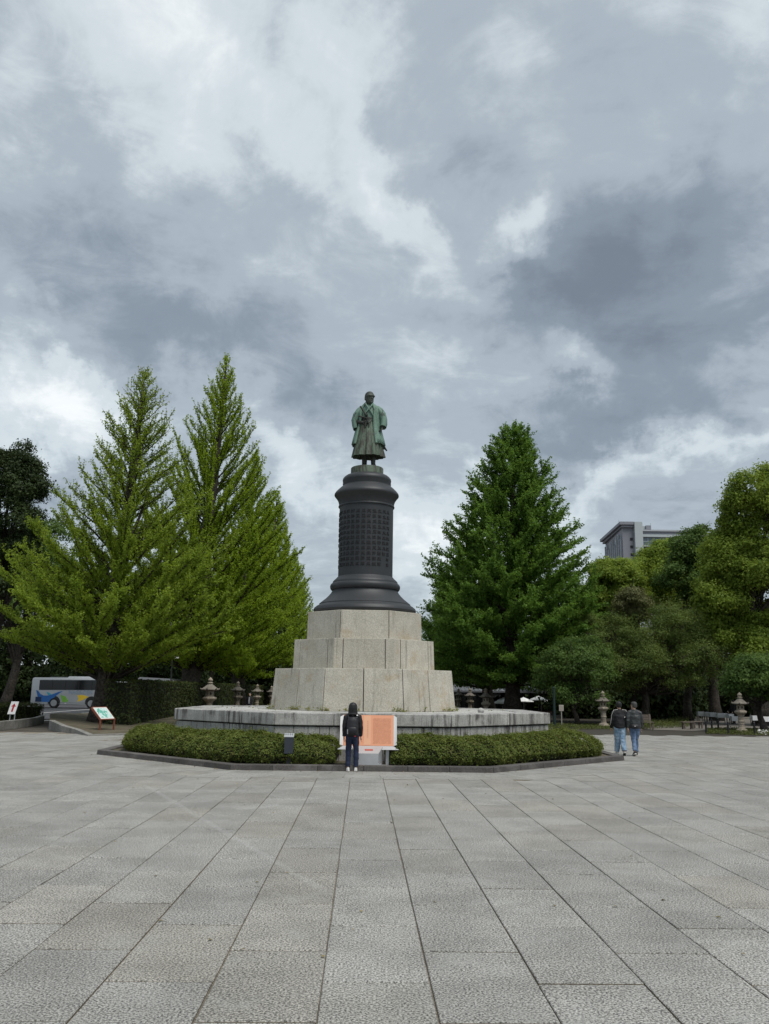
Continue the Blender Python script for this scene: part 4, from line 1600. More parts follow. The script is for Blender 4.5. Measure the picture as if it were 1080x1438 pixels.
def hand(b, wrist, d, side, r=.0095):
    """palm, four fingers of different lengths, thumb"""
    w, d, side = Vector(wrist), Vector(d).normalized(), Vector(side).normalized()
    n = d.cross(side)
    b.loft([[tuple(p + side * (a * math.cos(t)) + n * (c * math.sin(t))) for t in np.linspace(0, 2 * PI, 12, endpoint=False)]
            for p, a, c in ((w - d * .03, .027, .023), (w + d * .01, .03, .02), (w + d * .05, .041, .018), (w + d * .092, .04, .014))])
    for o, l in ((-.031, .068), (-.010, .08), (.011, .075), (.030, .058)):
        p0 = w + d * .085 + side * o
        p1 = p0 + (d + n * .25).normalized() * l * .45
        p2 = p1 + (d + n * .7).normalized() * l * .33
        p3 = p2 + (d + n * 1.1).normalized() * l * .25
        b.tube([p0 - d * .02, p1, p2, p3], [r, r, r * .9, r * .75], 8)
    t0 = w + d * .02 - side * .025
    t1 = t0 + (d * .75 - side * .6 + n * .35).normalized() * .045
    b.tube([t0 - d * .005 + side * .01, t1, t1 + (d + n * .35).normalized() * .035], [r * 1.25, r * 1.15, r * .85], 8)


def person(label, loc, rz, J, H=1.70, jacket=None, trousers=None, shoes=None, sole=None, hair=None, group=None, jfit=1.0, tfit=1.0, face_yaw=0.0, hood=False, cap=None,
           skin=None, wr=(.010, 9), vox=.0095):
    """J: joints in metres for a 1.70 m figure facing +Y"""
    k = H / 1.70
    root = thing('person', label, 'person', loc, rz, group)
    root.scale = (k, k, k)
    skin = skin or M_skin
    b = MB()
    # torso + head
    sy = J.get('twist', 0)
    b.loft([er((0, 0, .84), .13, .10), er((0, 0, .94), .155, .115), er((0, 0, 1.06), .135, .10), er((0, .005, 1.22), .155, .105), er((0, .005, 1.34), .165, .10),
            er((0, -.005, 1.41), .12, .075), er((0, -.01, 1.45), .058, .06), er((0, .0, 1.52), .052, .056)])
    fy = Matrix.Rotation(face_yaw, 3, 'Z')

    def h(x, y, z):
        p = fy @ Vector((x, y, z))
        return (p.x, p.y + .012, 1.585 + p.z)

    def hr(z, rx, ry, cy=0.0):
        return [h(rx * math.cos(t), cy + ry * math.sin(t), z) for t in np.linspace(0, 2 * PI, 20, endpoint=False)]
    b.loft([hr(-.115, .035, .04, .045), hr(-.10, .05, .06, .03), hr(-.06, .064, .082, .012), hr(0, .074, .095, 0), hr(.05, .077, .099, -.004), hr(.09, .066, .085, -.006), hr(.113, .035, .045, -.005)])
    b.loft([[h(x, y, z) for x, y in ((-.010, .085), (.010, .085), (.012, .096 + q), (0, .104 + q), (-.012, .096 + q))] for z, q in ((.015, -.006), (-.015, .006), (-.035, .012), (-.045, -.012))])
    for s_ in (-1, 1):
        b.loft([[h(s_ * (.070 + dx), dy, z) for dx, dy in ((0, .012), (.016, .006), (.02, -.014), (.002, -.02))] for z in (-.035, -.015, .012, .022)])
        b.ball(h(s_ * .031, .082, .008), .016, 8, 6)
        b.tube([J['sh'][s_], J['el'][s_], J['wr'][s_]], [.05, .04, .028], 12)
        d = Vector(J['wr'][s_]) - Vector(J['el'][s_])
        hand(b, J['wr'][s_], d + Vector((0, 0, -.15)), (0, 1, .1))
        b.tube([J['hp'][s_], J['kn'][s_], J['an'][s_]], [.085, .056, .042], 12)
        b.tube([(0, 0, .95), J['hp'][s_]], [.09, .085], 12)
        b.tube([(0, .0, 1.38), J['sh'][s_]], [.06, .05], 12)
        f_ = Vector(J['an'][s_]); fd = Vector(J['ft'][s_]).normalized()
        b.tube([f_, f_ + Vector((0, 0, -.04)) + fd * .05, f_ + Vector((0, 0, -.055)) + fd * .14], [.04, .036, .026], 10)
    b.box(h(0, .084, -.062), (.045, .02, .010), fy)
    link('body', remeshed(b, vox, 'body', 2), skin, root)
    # trousers
    b = MB()
    for s_ in (-1, 1):
        hp_, kn, an = (Vector(J[q][s_]) for q in ('hp', 'kn', 'an'))
        m1, m2 = hp_.lerp(kn, .5), kn.lerp(an, .55)
        b.tube([hp_ + Vector((0, 0, .03)), m1, kn, m2, an + Vector((0, 0, .015))], [.108 * (1 + (tfit - 1) * .3), .092 * tfit ** .6, .078 * tfit, .072 * tfit, .066 * tfit], 16)
    b.loft([er((0, 0, .80), .155, .115), er((0, -.005, .90), .175, .13), er((0, 0, 1.0), .16, .12), er((0, 0, 1.04), .155, .115)])
    link('trousers', remeshed(b, .012, 'trousers', 3, (wr[0], wr[1], (1, 1, 1.4))), trousers, root)
    # jacket
    b = MB()
    f = jfit
    b.loft([er((0, -.005, .86), .172 * f, .135 * f), er((0, -.005, .92), .19 * f, .15 * f), er((0, 0, 1.08), .185 * f, .148 * f), er((0, .005, 1.25), .195 * f, .145 * f),
            er((0, .0, 1.34), .18, .125), er((0, -.01, 1.42), .115, .095), er((0, -.01, 1.475), .072, .072)])
    for s_ in (-1, 1):
        sh, el_, wr_ = (Vector(J[q][s_]) for q in ('sh', 'el', 'wr'))
        b.tube([Vector((0, 0, 1.385)), Vector((s_ * .10, 0, 1.385)), sh + Vector((0, 0, -.02)), sh.lerp(el_, .5), el_, el_.lerp(wr_, .55), wr_ + (wr_ - el_).normalized() * .005], [.07, .072, .074 * f, .074 * f, .066 * f, .058 * f, .047 * f], 14)
    link('jacket', remeshed(b, .012, 'jacket', 3, (wr[0] * .9, wr[1], (1, 1, 1.2))), jacket, root)
    # shoes
    for s_ in (-1, 1):
        an = Vector(J['an'][s_]); fd = Vector(J['ft'][s_]).normalized()
        sd = fd.cross(Vector((0, 0, 1))).normalized(); up = sd.cross(fd)
        heel = an + Vector((0, 0, -.085)) - fd * .055 if 'heel' not in J else Vector(J['heel'][s_])

        def sec(t, w, hgt, z0=.014):
            c = heel + fd * t
            return [tuple(c + sd * x + up * z) for x, z in ((-w, z0), (-w, z0 + hgt * .55), (-w * .6, z0 + hgt), (w * .6, z0 + hgt), (w, z0 + hgt * .55), (w, z0))]
        sb = MB(); sb.loft([sec(-.005, .026, .055), sec(.02, .036, .085), (sec(.08, .037, .09)), sec(.14, .043, .062), sec(.21, .044, .045), sec(.255, .03, .03), sec(.265, .015, .02)])
        so = sb.build('shoe', shoes, root, 60)
        sb = MB()
        sb.loft([[tuple(heel + fd * t + sd * x + up * z) for x, z in ((-w, -.002), (-w, .018), (w, .018), (w, -.002))] for t, w in ((-.012, .028), (.02, .039), (.08, .039), (.14, .046), (.21, .047), (.262, .03), (.272, .012))])
        sb.build('sole', sole, so, 50)
    # hair
    b = MB()
    if hood:
        b.loft([hr(.142, .03, .04, -.012), hr(.122, .08, .09, -.016), hr(.075, .113, .12, -.02), hr(0, .127, .124, -.03), hr(-.07, .13, .105, -.045), hr(-.13, .135, .095, -.055), hr(-.20, .128, .075, -.06)][::-1])
        link('hair', remeshed(b, .01, 'hair', 2, (.004, 30, (1, 1, .2))), hair, root)
    else:
        b.loft([hr(.128, .03, .04, -.010), hr(.108, .072, .09, -.012), hr(.06, .09, .103, -.016), hr(.01, .09, .094, -.024), hr(-.045, .083, .076, -.034), hr(-.065, .05, .05, -.045)][::-1])
        link('hair', remeshed(b, .008, 'hair', 1, (.004, 45, (1, 1, 1))), hair, root)
    return root


def joints(step=0.0, arm=(0, 0), stance=.09, lean=0.0, toes=(.12, .12)):
    """step > 0: left leg (-1) forward"""
    J = {q: {} for q in ('sh', 'el', 'wr', 'hp', 'kn', 'an', 'ft')}
    for s_ in (-1, 1):
        st_ = -s_ * step
        a = arm[0] if s_ < 0 else arm[1]
        J['sh'][s_] = (s_ * .185, 0, 1.375)
        J['el'][s_] = (s_ * .225, .02 + a * .45 - .03, 1.10 + abs(a) * .03)
        J['wr'][s_] = (s_ * .235, .05 + a, .875 + abs(a) * .08)
        J['hp'][s_] = (s_ * .085, 0, .89)
        J['kn'][s_] = (s_ * (stance + .0), .03 + st_ * .42, .49)
        back = st_ < 0
        J['an'][s_] = (s_ * (stance + .005), st_ - .01, .095 + (.045 if back and step else 0))
        J['ft'][s_] = (s_ * toes[0 if s_ < 0 else 1], 1, -.42 if (back and step) else 0)
    return J


# visitor reading the board, seen from behind
q = G(494, 1083)
J = joints(0, (-.02, -.02), .108)
J['ft'] = {-1: (-.55, 1, 0), 1: (.35, 1, 0)}
p1 = person('person in black jacket and navy trousers with backpack reading the orange board', (q.x, q.y, 0), YAW, J, 1.66, M_jet, M_navy, M_white, M_white, M_hair, hood=True, jfit=1.0, tfit=1.0)
p1.scale.x *= .93
b = MB()   # backpack
b.loft([er((0, -.185, .90), .13, .06, 16), er((0, -.20, .93), .15, .085, 16), er((0, -.20, 1.12), .155, .095, 16), er((0, -.19, 1.28), .145, .085, 16), er((0, -.18, 1.36), .11, .06, 16)])
bp = link('backpack', remeshed(b, .012, 'backpack', 2, (.006, 8, (1, 1, 1))), M_pack, p1)
b = MB(); b.loft([er((0, -.285, .95), .10, .02, 14), er((0, -.295, .97), .115, .03, 14), er((0, -.295, 1.08), .115, .03, 14), er((0, -.285, 1.11), .10, .018, 14)])
b.build('pocket', M_pack, bp, 50)
b = MB(); b.tube([(-.13, -.27, .94), (-.135, -.285, 1.0), (-.13, -.27, 1.05)], .016, 8); b.build('side_tag', M_strap, bp, 60)
b = MB(); b.tube([(-.02, -.2, 1.37), (0, -.22, 1.42), (.02, -.2, 1.37)], .009, 8); b.build('handle', M_pack, bp, 60)
b = MB()
for s_ in (-1, 1):
    b.tube([(s_ * .10, -.15, 1.33), (s_ * .115, -.09, 1.41), (s_ * .12, .05, 1.41), (s_ * .125, .13, 1.3), (s_ * .13, .15, 1.12)], .02, 8, flat=(1.5, .6))
b.build('strap', M_pack, bp, 60)
b = MB(); b.loft([er((0, -.105, 1.40), .10, .04, 14), er((0, -.13, 1.43), .115, .06, 14), er((0, -.12, 1.47), .09, .055, 14)]); b.build('hood', M_jet, p1, 60)
b = MB(); b.box((.125, -.135, 1.405), (.04, .006, .035), Matrix.Rotation(R(-40), 3, 'X')); b.build('shoulder_mark', M_white, p1)
b = MB(); b.prism([(.075 + .028 * math.cos(t), .885 + .026 * math.sin(t)) for t in np.linspace(0, 2 * PI, 10, endpoint=False)], -.004, .004)
b.v = [(x, -.168 - z, y) for x, y, z in b.v]; b.build('pink_mark', M_pink, p1)

# two men walking away to the right
q1, q2 = G(872, 1061), G(893, 1061.5)
J = joints(.16, (.10, -.12), .062)
J['ft'] = {-1: (-.1, 1, 0), 1: (.25, 1, -.5)}
p2 = person('person walking away in black track jacket with white piping and pale jeans', (q1.x, q1.y, 0), R(4), J, 1.72, M_jet, M_jean1, M_white, M_sole, M_hair, jfit=1.06, tfit=1.22, face_yaw=R(-14), wr=(.016, 8))
b = MB()
for s_ in (-1, 1):
    sh, el_, wr_ = (Vector(J[q_][s_]) for q_ in ('sh', 'el', 'wr'))
    o = Vector((s_ * .045, -.055, .04))
    b.tube([Vector((s_ * .07, -.085, 1.455)), sh + o + Vector((-s_ * .03, -.005, .025)), sh.lerp(el_, .35) + Vector((s_ * .068, -.045, 0)), el_ + Vector((s_ * .06, -.042, 0)), el_.lerp(wr_, .6) + Vector((s_ * .053, -.035, 0))], .0085, 6)
b.build('piping', M_white, p2, 60)
b = MB(); b.box((.125, -.155, 1.22), (.028, .008, .028)); b.build('chest_mark', M_white, p2)

J = joints(-.15, (-.10, .10), .052)
J['ft'] = {-1: (-.1, 1, -.35), 1: (.1, 1, 0)}
p3 = person('person walking away in dark leather jacket and blue jeans with a black waist bag', (q2.x, q2.y, 0), R(-3), J, 1.72, M_leather, M_jean2, M_sole, M_white, M_ghair, jfit=1.04, tfit=.98, face_yaw=R(38), wr=(.016, 8))
b = MB(); b.loft([er((-.03, -.17, .86), .10, .04, 14), er((-.03, -.19, .89), .125, .06, 14), er((-.03, -.185, .97), .125, .055, 14), er((-.03, -.17, 1.0), .1, .03, 14)])
wb = b.build('waist_bag', M_pack, p3, 60)
b = MB(); b.prism([(-.06, .93), (-.025, .93), (-.042, .962)], -.004, .004); b.v = [(x, -.252 - z, y) for x, y, z in b.v]; b.build('bag_mark', M_white, wb)

# small figures far off
q = AV(-8.0, 33.0)
p4 = person('person in black coat and pale shirt far behind the platform by the lanterns', (q.x, q.y, 0), PI - .3, joints(.12, (.06, -.06)), 1.70, M_jet, M_navy, M_sole, M_sole, M_hair, vox=.013)
b = MB(); b.loft([er((0, .155, .95), .05, .012, 10), er((0, .158, 1.2), .06, .012, 10), er((0, .125, 1.40), .035, .01, 10)]); b.build('shirt', M_strap, p4, 60)

# ------------------------------------------------------------------ information board at the kerb
def flat_on(name, mat, parent, poly, origin, ux, uy, th=.004, nrm=None):
    """thin plate: polygon in the (ux, uy) plane, standing th proud"""
    ux, uy = Vector(ux).normalized(), Vector(uy).normalized()
    n = Vector(nrm) if nrm else ux.cross(uy)
    o = Vector(origin)
    b = MB()
    k = len(poly)
    vs = [o + ux * x + uy * y for x, y in poly] + [o + ux * x + uy * y + n * th for x, y in poly]
    b.add(vs, [tuple(range(k))[::-1], tuple(range(k, 2 * k))] + [(i, (i + 1) % k, k + (i + 1) % k, k + i) for i in range(k)])
    return b.build(name, mat, parent)


M_steel = plain('brushed_steel', (.50, .51, .52), .42, .35, var=.1)
M_wht = plain('white_enamel', (.80, .80, .78), .4, var=.04)
M_orange = plain('orange_panel', (.84, .385, .225), .5, var=.05, scale=2)
M_orange2 = plain('pale_orange_panel', (.86, .47, .29), .5, var=.05, scale=2)
M_ink = plain('brown_ink', (.34, .12, .07), .6)
M_red = plain('red_print', (.45, .06, .04), .5)
M_gstep = stone('grey_step', (.26, .26, .25), (.34, .34, .33), grain=40)
vb = -7.28
bd = av_thing('information_board', 'tilted orange information board with white sides and small vertical writing', 'sign', uv_of(G(516, 1070))[0], vb, .08)
SC = .0188
tilt = R(12)
pu = Vector((0, math.sin(tilt), math.cos(tilt)))
po = Vector((0, .0, .50))
W2 = .655
b = MB()
b.add([po + pu * y + Vector((x, 0, 0)) + Vector((0, math.cos(tilt), -math.sin(tilt))) * d for d in (0, .10) for x, y in ((-W2, 0), (W2, 0), (W2, .79), (-W2, .79))],
      [(0, 1, 2, 3), (7, 6, 5, 4), (0, 4, 5, 1), (1, 5, 6, 2), (2, 6, 7, 3), (3, 7, 4, 0)])
b.build('panel', M_orange, bd)
flat_on('title_strip', M_orange2, bd, [(-.12, .02), (.06, .02), (.06, .77), (-.12, .77)], po, (1, 0, 0), pu, .003)
b = MB()
ir = random.Random(4)
nn = Vector((0, -math.cos(tilt), math.sin(tilt)))
for ci in range(24):
    x = .58 - ci * .0205
    if ci > 22:
        x -= .06
    for ri in range(30):
        if ir.random() < .1:
            continue
        y = .70 - ri * .0222
        for s_ in range(2):
            dx, dy = ir.uniform(-.004, .004), ir.uniform(-.004, .004)
            w, hgt = ((.013, .004), (.004, .014))[s_]
            c = po + pu * (y + dy) + Vector((x + dx, 0, 0)) + nn * .002
            b.add([c + Vector((sx_ * w / 2, 0, 0)) + pu * (sy_ * hgt / 2) for sx_, sy_ in ((-1, -1), (1, -1), (1, 1), (-1, 1))], [(0, 1, 2, 3)])
o = b.build('small_writing', M_ink, bd); o['kind'] = 'stuff'
b = MB()
for ri in range(9):
    y = .62 - ri * .05
    c = po + pu * y + Vector((-.02, 0, 0)) + nn * .005
    for (w, hgt, dx, dy) in ((.03, .006, 0, .01), (.03, .006, 0, -.008), (.006, .034, 0, 0)):
        cc = c + Vector((dx, 0, 0)) + pu * dy
        b.add([cc + Vector((sx_ * w / 2, 0, 0)) + pu * (sy_ * hgt / 2) for sx_, sy_ in ((-1, -1), (1, -1), (1, 1), (-1, 1))], [(0, 1, 2, 3)])
o = b.build('title_writing', plain('title_ink', (.72, .28, .15), .6), bd); o['kind'] = 'stuff'
for s_ in (-1, 1):   # white wings folded back
    b = MB()
    a0, a1 = po + Vector((s_ * (W2 + .002), 0, 0)), po + pu * .79 + Vector((s_ * (W2 + .002), 0, 0))
    off = Vector((s_ * .085, -.03 if s_ > 0 else -.03, 0))
    vs = []
    for d in (Vector((0, 0, 0)), Vector((0, .10, 0))):
        vs += [a0 + d, a1 + d, a1 + off + d + Vector((0, 0, -.05)), a0 + off + d + Vector((0, 0, .03))]
    b.add(vs, [(0, 1, 2, 3), (7, 6, 5, 4), (0, 4, 5, 1), (1, 5, 6, 2), (2, 6, 7, 3), (3, 7, 4, 0)])
    b.build('side_wing', M_wht, bd)
b = MB(); b.add([(-.80, -.12, .41), (.80, -.12, .41), (W2, 0, .495), (-W2, 0, .495), (-.80, .1, .41), (.80, .1, .41), (W2, .12, .495), (-W2, .12, .495)],
                [(0, 1, 2, 3), (1, 5, 6, 2), (5, 4, 7, 6), (4, 0, 3, 7), (0, 4, 5, 1), (3, 2, 6, 7)])
b.build('bottom_ledge', M_steel, bd)
b = MB(); b.add([(-.33, -.42, .0), (.26, -.42, .0), (.38, .1, .0), (-.43, .1, .0), (-.33, -.42, .335), (.26, -.42, .335), (.38, -.05, .485), (-.43, -.05, .485), (.38, .1, .44), (-.43, .1, .44)],
                [(0, 1, 5, 4), (4, 5, 6, 7), (1, 2, 8, 6, 5), (3, 0, 4, 7, 9), (6, 8, 9, 7), (2, 3, 9, 8), (0, 3, 2, 1)])
con = b.build('console', M_steel, bd)
cu_ = Vector((0, .37, .15)).normalized()
flat_on('plaque', M_red, con, [(-.11, -.045), (.10, -.045), (.10, .045), (-.11, .045)], Vector((.02, -.235, .41)), (1, 0, 0), cu_, .004)
pw = MB()
for k in range(8):
    c = Vector((.02 - .085 + k * .024, -.235, .41)) + Vector((0, -.15, .37)).normalized() * .0055
    pw.box(c, (.012, .012, .003), Matrix.Rotation(math.atan2(.15, .37), 3, 'X'))
o = pw.build('plaque_writing', plain('plaque_ink', (.62, .40, .34), .5), con); o['kind'] = 'stuff'
b = MB(); b.box((0, -.22, -.005), (1.02, .52, .07)); b.build('base_step', M_gstep, bd, bevel=.01)
b = MB(); b.box((0, -.38, .05), (.66, .1, .05)); b.box((-.45, .06, .2), (.08, .08, .44)); b.box((.5, .06, .2), (.08, .08, .44)); b.build('support', M_steel, bd)

# dark post with pale sloped lid in the hedge
q = G(405, 1062); uq, vq = uv_of(q)
uq = uv_of(P(405.5, 1040, 23.2))[0]
pt = av_thing('service_post', 'dark grey box post with pale sloping lid standing in the clipped hedge', 'post', uq, -7.44, 0)
b = MB(); b.box((0, .03, .16), (.12, .08, .40)); b.build('stem', M_black, pt)
b = MB(); b.box((0, 0, .575), (.235, .16, .41)); b.build('body', plain('slate_paint', (.035, .042, .055), .5), pt, bevel=.008)
b = MB(); b.add([(-.125, -.09, .785), (.125, -.09, .785), (.125, .09, .82), (-.125, .09, .82), (-.125, -.09, .80), (.125, -.09, .80), (.125, .09, .875), (-.125, .09, .875)],
                [(0, 1, 2, 3), (4, 5, 6, 7), (0, 1, 5, 4), (1, 2, 6, 5), (2, 3, 7, 6), (3, 0, 4, 7)]); b.build('lid', M_steel, pt)
b = MB()
for k in range(4):
    b.box((-.085 + .057 * k, 0, .86), (.03, .03, .03))
b.build('lid_knob', M_steel, pt); COL.objects[-1]['kind'] = 'stuff'


# ------------------------------------------------------------------ stone lanterns
def lantern_meshes():
    n = 6
    out = []

    def hexl(rows, rot=0):
        b = MB(); b.lathe(rows, n)
        return b
    out.append(('base', hexl([(.56, 0), (.56, .10), (.50, .14), (.42, .17), (.42, .24), (.30, .28)]), M_lant))
    b = MB(); b.lathe([(.24, .26), (.235, .34), (.21, .38), (.205, .72), (.235, .76), (.235, .82), (.205, .86), (.205, 1.14), (.24, 1.18), (.24, 1.24)], 16); out.append(('post', b, M_lant))
    out.append(('platform', hexl([(.25, 1.22), (.40, 1.33), (.47, 1.40), (.47, 1.50), (.40, 1.52), (.34, 1.56)]), M_lant))
    # fire box: six posts round an opening
    b = MB()
    for k in range(6):
        a0, a1 = 2 * PI * k / 6, 2 * PI * (k + 1) / 6
        p, q = Vector((.29 * math.cos(a0), .29 * math.sin(a0), 0)), Vector((.29 * math.cos(a1), .29 * math.sin(a1), 0))
        ins = .8

        def quad(t0, t1, z0, z1):
            pts = [p.lerp(q, t0), p.lerp(q, t1), p.lerp(q, t1) * ins, p.lerp(q, t0) * ins]
            b.prism([(v.x, v.y) for v in pts], z0, z1)
        quad(0, .3, 1.55, 1.94); quad(.7, 1, 1.55, 1.94); quad(.3, .7, 1.55, 1.66); quad(.3, .7, 1.83, 1.94)
    out.append(('fire_box', b, M_lant))
    b = MB(); b.lathe([(.30, 1.92), (.52, 1.96), (.60, 2.0), (.58, 2.06), (.42, 2.16), (.28, 2.27), (.17, 2.36), (.15, 2.40)], 6)
    for k in range(6):
        a = 2 * PI * k / 6
        b.tube([(.52 * math.cos(a), .52 * math.sin(a), 2.04), (.62 * math.cos(a), .62 * math.sin(a), 2.05), (.66 * math.cos(a), .66 * math.sin(a), 2.12)], [.06, .055, .03], 6)
    out.append(('roof', b, M_lroof))
    b = MB(); b.lathe([(.13, 2.38), (.19, 2.43), (.19, 2.47), (.10, 2.50), (.14, 2.56), (.165, 2.63), (.13, 2.70), (.06, 2.76), (.02, 2.82)], 14); out.append(('finial', b, M_lant))
    return [(nm, b.mesh(nm), m) for nm, b, m in out]


LM = lantern_meshes()
for nm, me, m in LM:
    me.materials.append(m)


def lantern(label, loc, height, rz=0.0):
    t = thing('stone_lantern', label, 'stone lantern', loc, rz, 'stone lanterns beside the plaza and avenue')
    k = height / 2.82
    t.scale = (k, k, k)
    for nm, me, m in LM:
        o = bpy.data.objects.new(nm, me); COL.objects.link(o); o.parent = t
        bv = o.modifiers.new('bevel', 'BEVEL'); bv.width = .012; bv.limit_method = 'ANGLE'
    return t


for px, ptop, d, lab in ((295, 951, 56, 'nearest stone lantern left of the platform with rounded finial'),
                         (334, 956.5, 72, 'second stone lantern left of the pedestal beside the tall hedge'),
                         (361.5, 960.5, 84, 'third stone lantern left of the pedestal, behind a distant walker'),
                         (381.5, 963, 98, 'farthest stone lantern left, half hidden by the pedestal corner')):
    lantern(lab, (X(px, d), d, 0), ZT(px, ptop, d), .4)
for px, ptop, d, lab in ((682, 965.5, 63, 'nearest stone lantern right of the pedestal, above the platform'),
                         (660, 966, 75, 'middle stone lantern in the row right of the pedestal'),
                         (644, 966.5, 88, 'farthest stone lantern right, touching the pedestal edge')):
    lantern(lab, (X(px, d), d, 0), ZT(px, ptop, d), .4)
q = G(848, 1021); lantern('slim stone lantern on the planted strip left of the walking pair', (q.x, q.y, 0.0), ZT(848, 970, q.y), .25)
q = G(1042, 1029); lantern('stone lantern among the black posts near the right edge', (q.x, q.y, 0.0), ZT(1041, 972, q.y) , .1)

# ------------------------------------------------------------------ left side: map board, arrow sign, bus, road
M_wood = plain('red_brown_wood', (.20, .065, .035), .6, var=.3, scale=20)
M_map = new_mat('map_print')
m, nt, bs = M_map
n = tex(nt, 5.5, 3, .5, vec=nd(nt, 'ShaderNodeTexCoord').outputs['Object'])
c = mixc(nt, rng(nt, n, .50, .54), (.55, .72, .68), (.12, .42, .33))
c = mixc(nt, rng(nt, tex(nt, 9, 2, .5, vec=nd(nt, 'ShaderNodeTexCoord').outputs['Object'], off=(3, 3, 3)), .60, .63), c, (.72, .8, .78))
nt.links.new(c, bs.inputs['Base Color']); bs.inputs['Roughness'].default_value = .3
q0, q1 = G(139, 1028), G(160, 1027)
mid = (q0 + q1) / 2
mb_ = thing('map_board', 'slanted map board on two red brown posts at the edge of the earth bed', 'sign', mid, math.atan2(q1.y - q0.y, q1.x - q0.x) + R(4))
hw = (q1 - q0).length / 2
top = ZT(145, 992.5, mid.y)
for s_ in (-1, 1):
    b = MB(); b.box((s_ * hw, 0, .26), (.055, .07, .62)); b.bar((s_ * hw, -.03, .50), (s_ * hw - .02, .55, top - .05), .055, .07)
    lg = b.build('post', M_wood, mb_)
    b = MB(); b.box((s_ * hw, 0, .03), (.09, .11, .08)); b.build('foot', M_black, lg)
su = Vector((0, .58, top - .55)).normalized()
LB = math.hypot(.58, top - .55)
so_ = Vector((0, -.03, .52))
flat_on('frame', M_wood, mb_, [(-hw - .03, 0), (hw + .03, 0), (hw + .03, LB), (-hw - .03, LB)], so_, (1, 0, 0), su, .03)
fr = flat_on('white_border', M_wht, mb_, [(-hw + .02, .05), (hw - .02, .05), (hw - .02, LB - .05), (-hw + .02, LB - .05)], so_ + Vector((1, 0, 0)).cross(su) * .0305, (1, 0, 0), su, .004)
mp = flat_on('map_sheet', m, fr, [(-hw + .07, .11), (hw - .07, .11), (hw - .07, LB - .1), (-hw + .07, LB - .1)], so_ + Vector((1, 0, 0)).cross(su) * .035, (1, 0, 0), su, .004)

q = G(14, 1021)
ar = thing('arrow_sign', 'tilted white sign with red arrow pointing up beside the low shrub', 'sign', (q.x, q.y, 0), R(-8))
d = q.y
zb_, zt_ = ZT(13, 1003, d), ZT(13, 984.5, d)
wd = X(20, d) - X(8, d)
hh = zt_ - zb_
sl = Vector((.12, .25, 1)).normalized()
flat_on('board', M_wht, ar, [(-wd * .47, 0), (wd * .47, 0), (wd * .47, hh), (-wd * .47, hh)], (0, 0, zb_), (1, 0, 0), sl, .02)
flat_on('arrow', plain('red_arrow', (.42, .03, .035), .5), ar, [(-.05, .12), (.05, .12), (.05, hh * .6), (.13, hh * .6), (0, hh * .86), (-.13, hh * .6), (-.05, hh * .6)], Vector((0, 0, zb_)) - Vector((0, .021, 0)), (1, 0, 0), sl, -.004)
b = MB(); b.bar((-.1, .08, 0), (-.1, .10, zb_ + .1), .04); b.bar((.14, .08, 0), (.14, .10, zb_ + .1), .04); b.build('leg', M_steel, ar); COL.objects[-1]['kind'] = 'stuff'

# lamp-like camera on a thin dark pole before the hedge
q = G(237, 1008)
cp = thing('camera_pole', 'thin dark pole with white camera head in front of the tall hedge', 'pole', (q.x, q.y, 0))
hz_ = ZT(239, 924, q.y)
b = MB(); b.tube([(0, 0, 0), (0, 0, hz_)], [.055, .045], 10); b.tube([(0, 0, hz_ - .05), (.1, -.03, hz_ + .05), (.2, -.05, hz_ + .02)], .03, 8); b.build('pole', M_black, cp, 50)
b = MB(); b.loft([[(x, y * w, hz_ + .03 + z * w) for y, z in ((-.09, -.06), (.09, -.06), (.11, .02), (.05, .09), (-.05, .09), (-.11, .02))] for x, w in ((.08, .6), (.16, 1), (.36, 1), (.46, .5))])
b.build('camera_head', M_wht, cp, 50)

# the road beyond the kerb gap
def gp(px, py, z=0.0):
    p = G(px, py, z)
    return (p.x, p.y)


road = sheet('road', [gp(-260, 1013), (gp(150, 1009)), gp(260, 1004), gp(330, 985), gp(-260, 985)], .004, M_asph)
def road_line(a, b_, w):
    a, b_ = Vector(gp(*a)), Vector(gp(*b_))
    n = Vector((-(b_ - a).y, (b_ - a).x)).normalized() * w / 2
    o = sheet('lane_marking', [tuple(a + n), tuple(b_ + n), tuple(b_ - n), tuple(a - n)], .009, M_line, None)
    o['kind'] = 'structure'
road_line((20, 1004.2), (126, 996.2), .28)
road_line((115, 1001.5), (215, 995), .28)
road_line((56, 1012.5), (160, 1004.5), .28)

# bus
M_bus = plain('shaded_silver_paint', (.36, .38, .40), .36, .25, var=.06, scale=1.5, spec=.5)  # silver darkened: the shade the bus stands in is put into its paint
M_glass = plain('dark_glass', (.010, .012, .014), .12, 0, var=.3, scale=1, spec=.6)
M_tyre = plain('tyre_rubber', (.015, .015, .016), .8)
M_rim = plain('steel_rim', (.35, .36, .37), .35, .6)
M_bblue = plain('blue_livery', (.025, .13, .40), .4)
M_bteal = plain('teal_livery', (.05, .36, .48), .4)
M_bgreen = plain('green_livery', (.17, .40, .06), .4)
M_byel = plain('yellow_livery', (.66, .46, .035), .4)
M_bname = plain('grey_lettering', (.20, .29, .40), .4)
DB = 82.0
bx0, bx1 = X(44, DB), X(173.5, DB)
BL = bx1 - bx0
BH = ZT(90, 951.5, DB)
bus = thing('tour_bus', 'silver tour bus with blue, green and yellow livery parked behind the ginkgo trunk', 'bus', (bx0, DB, 0.004), R(-1.2))
z0b = .36
b = MB()
BW = 2.4
def bus_sec(x, w, z0, z1, r):
    return [(x, y, z) for y, z in ((0, z0), (0, z1 - r), (r, z1), (w - r, z1), (w, z1 - r), (w, z0))]
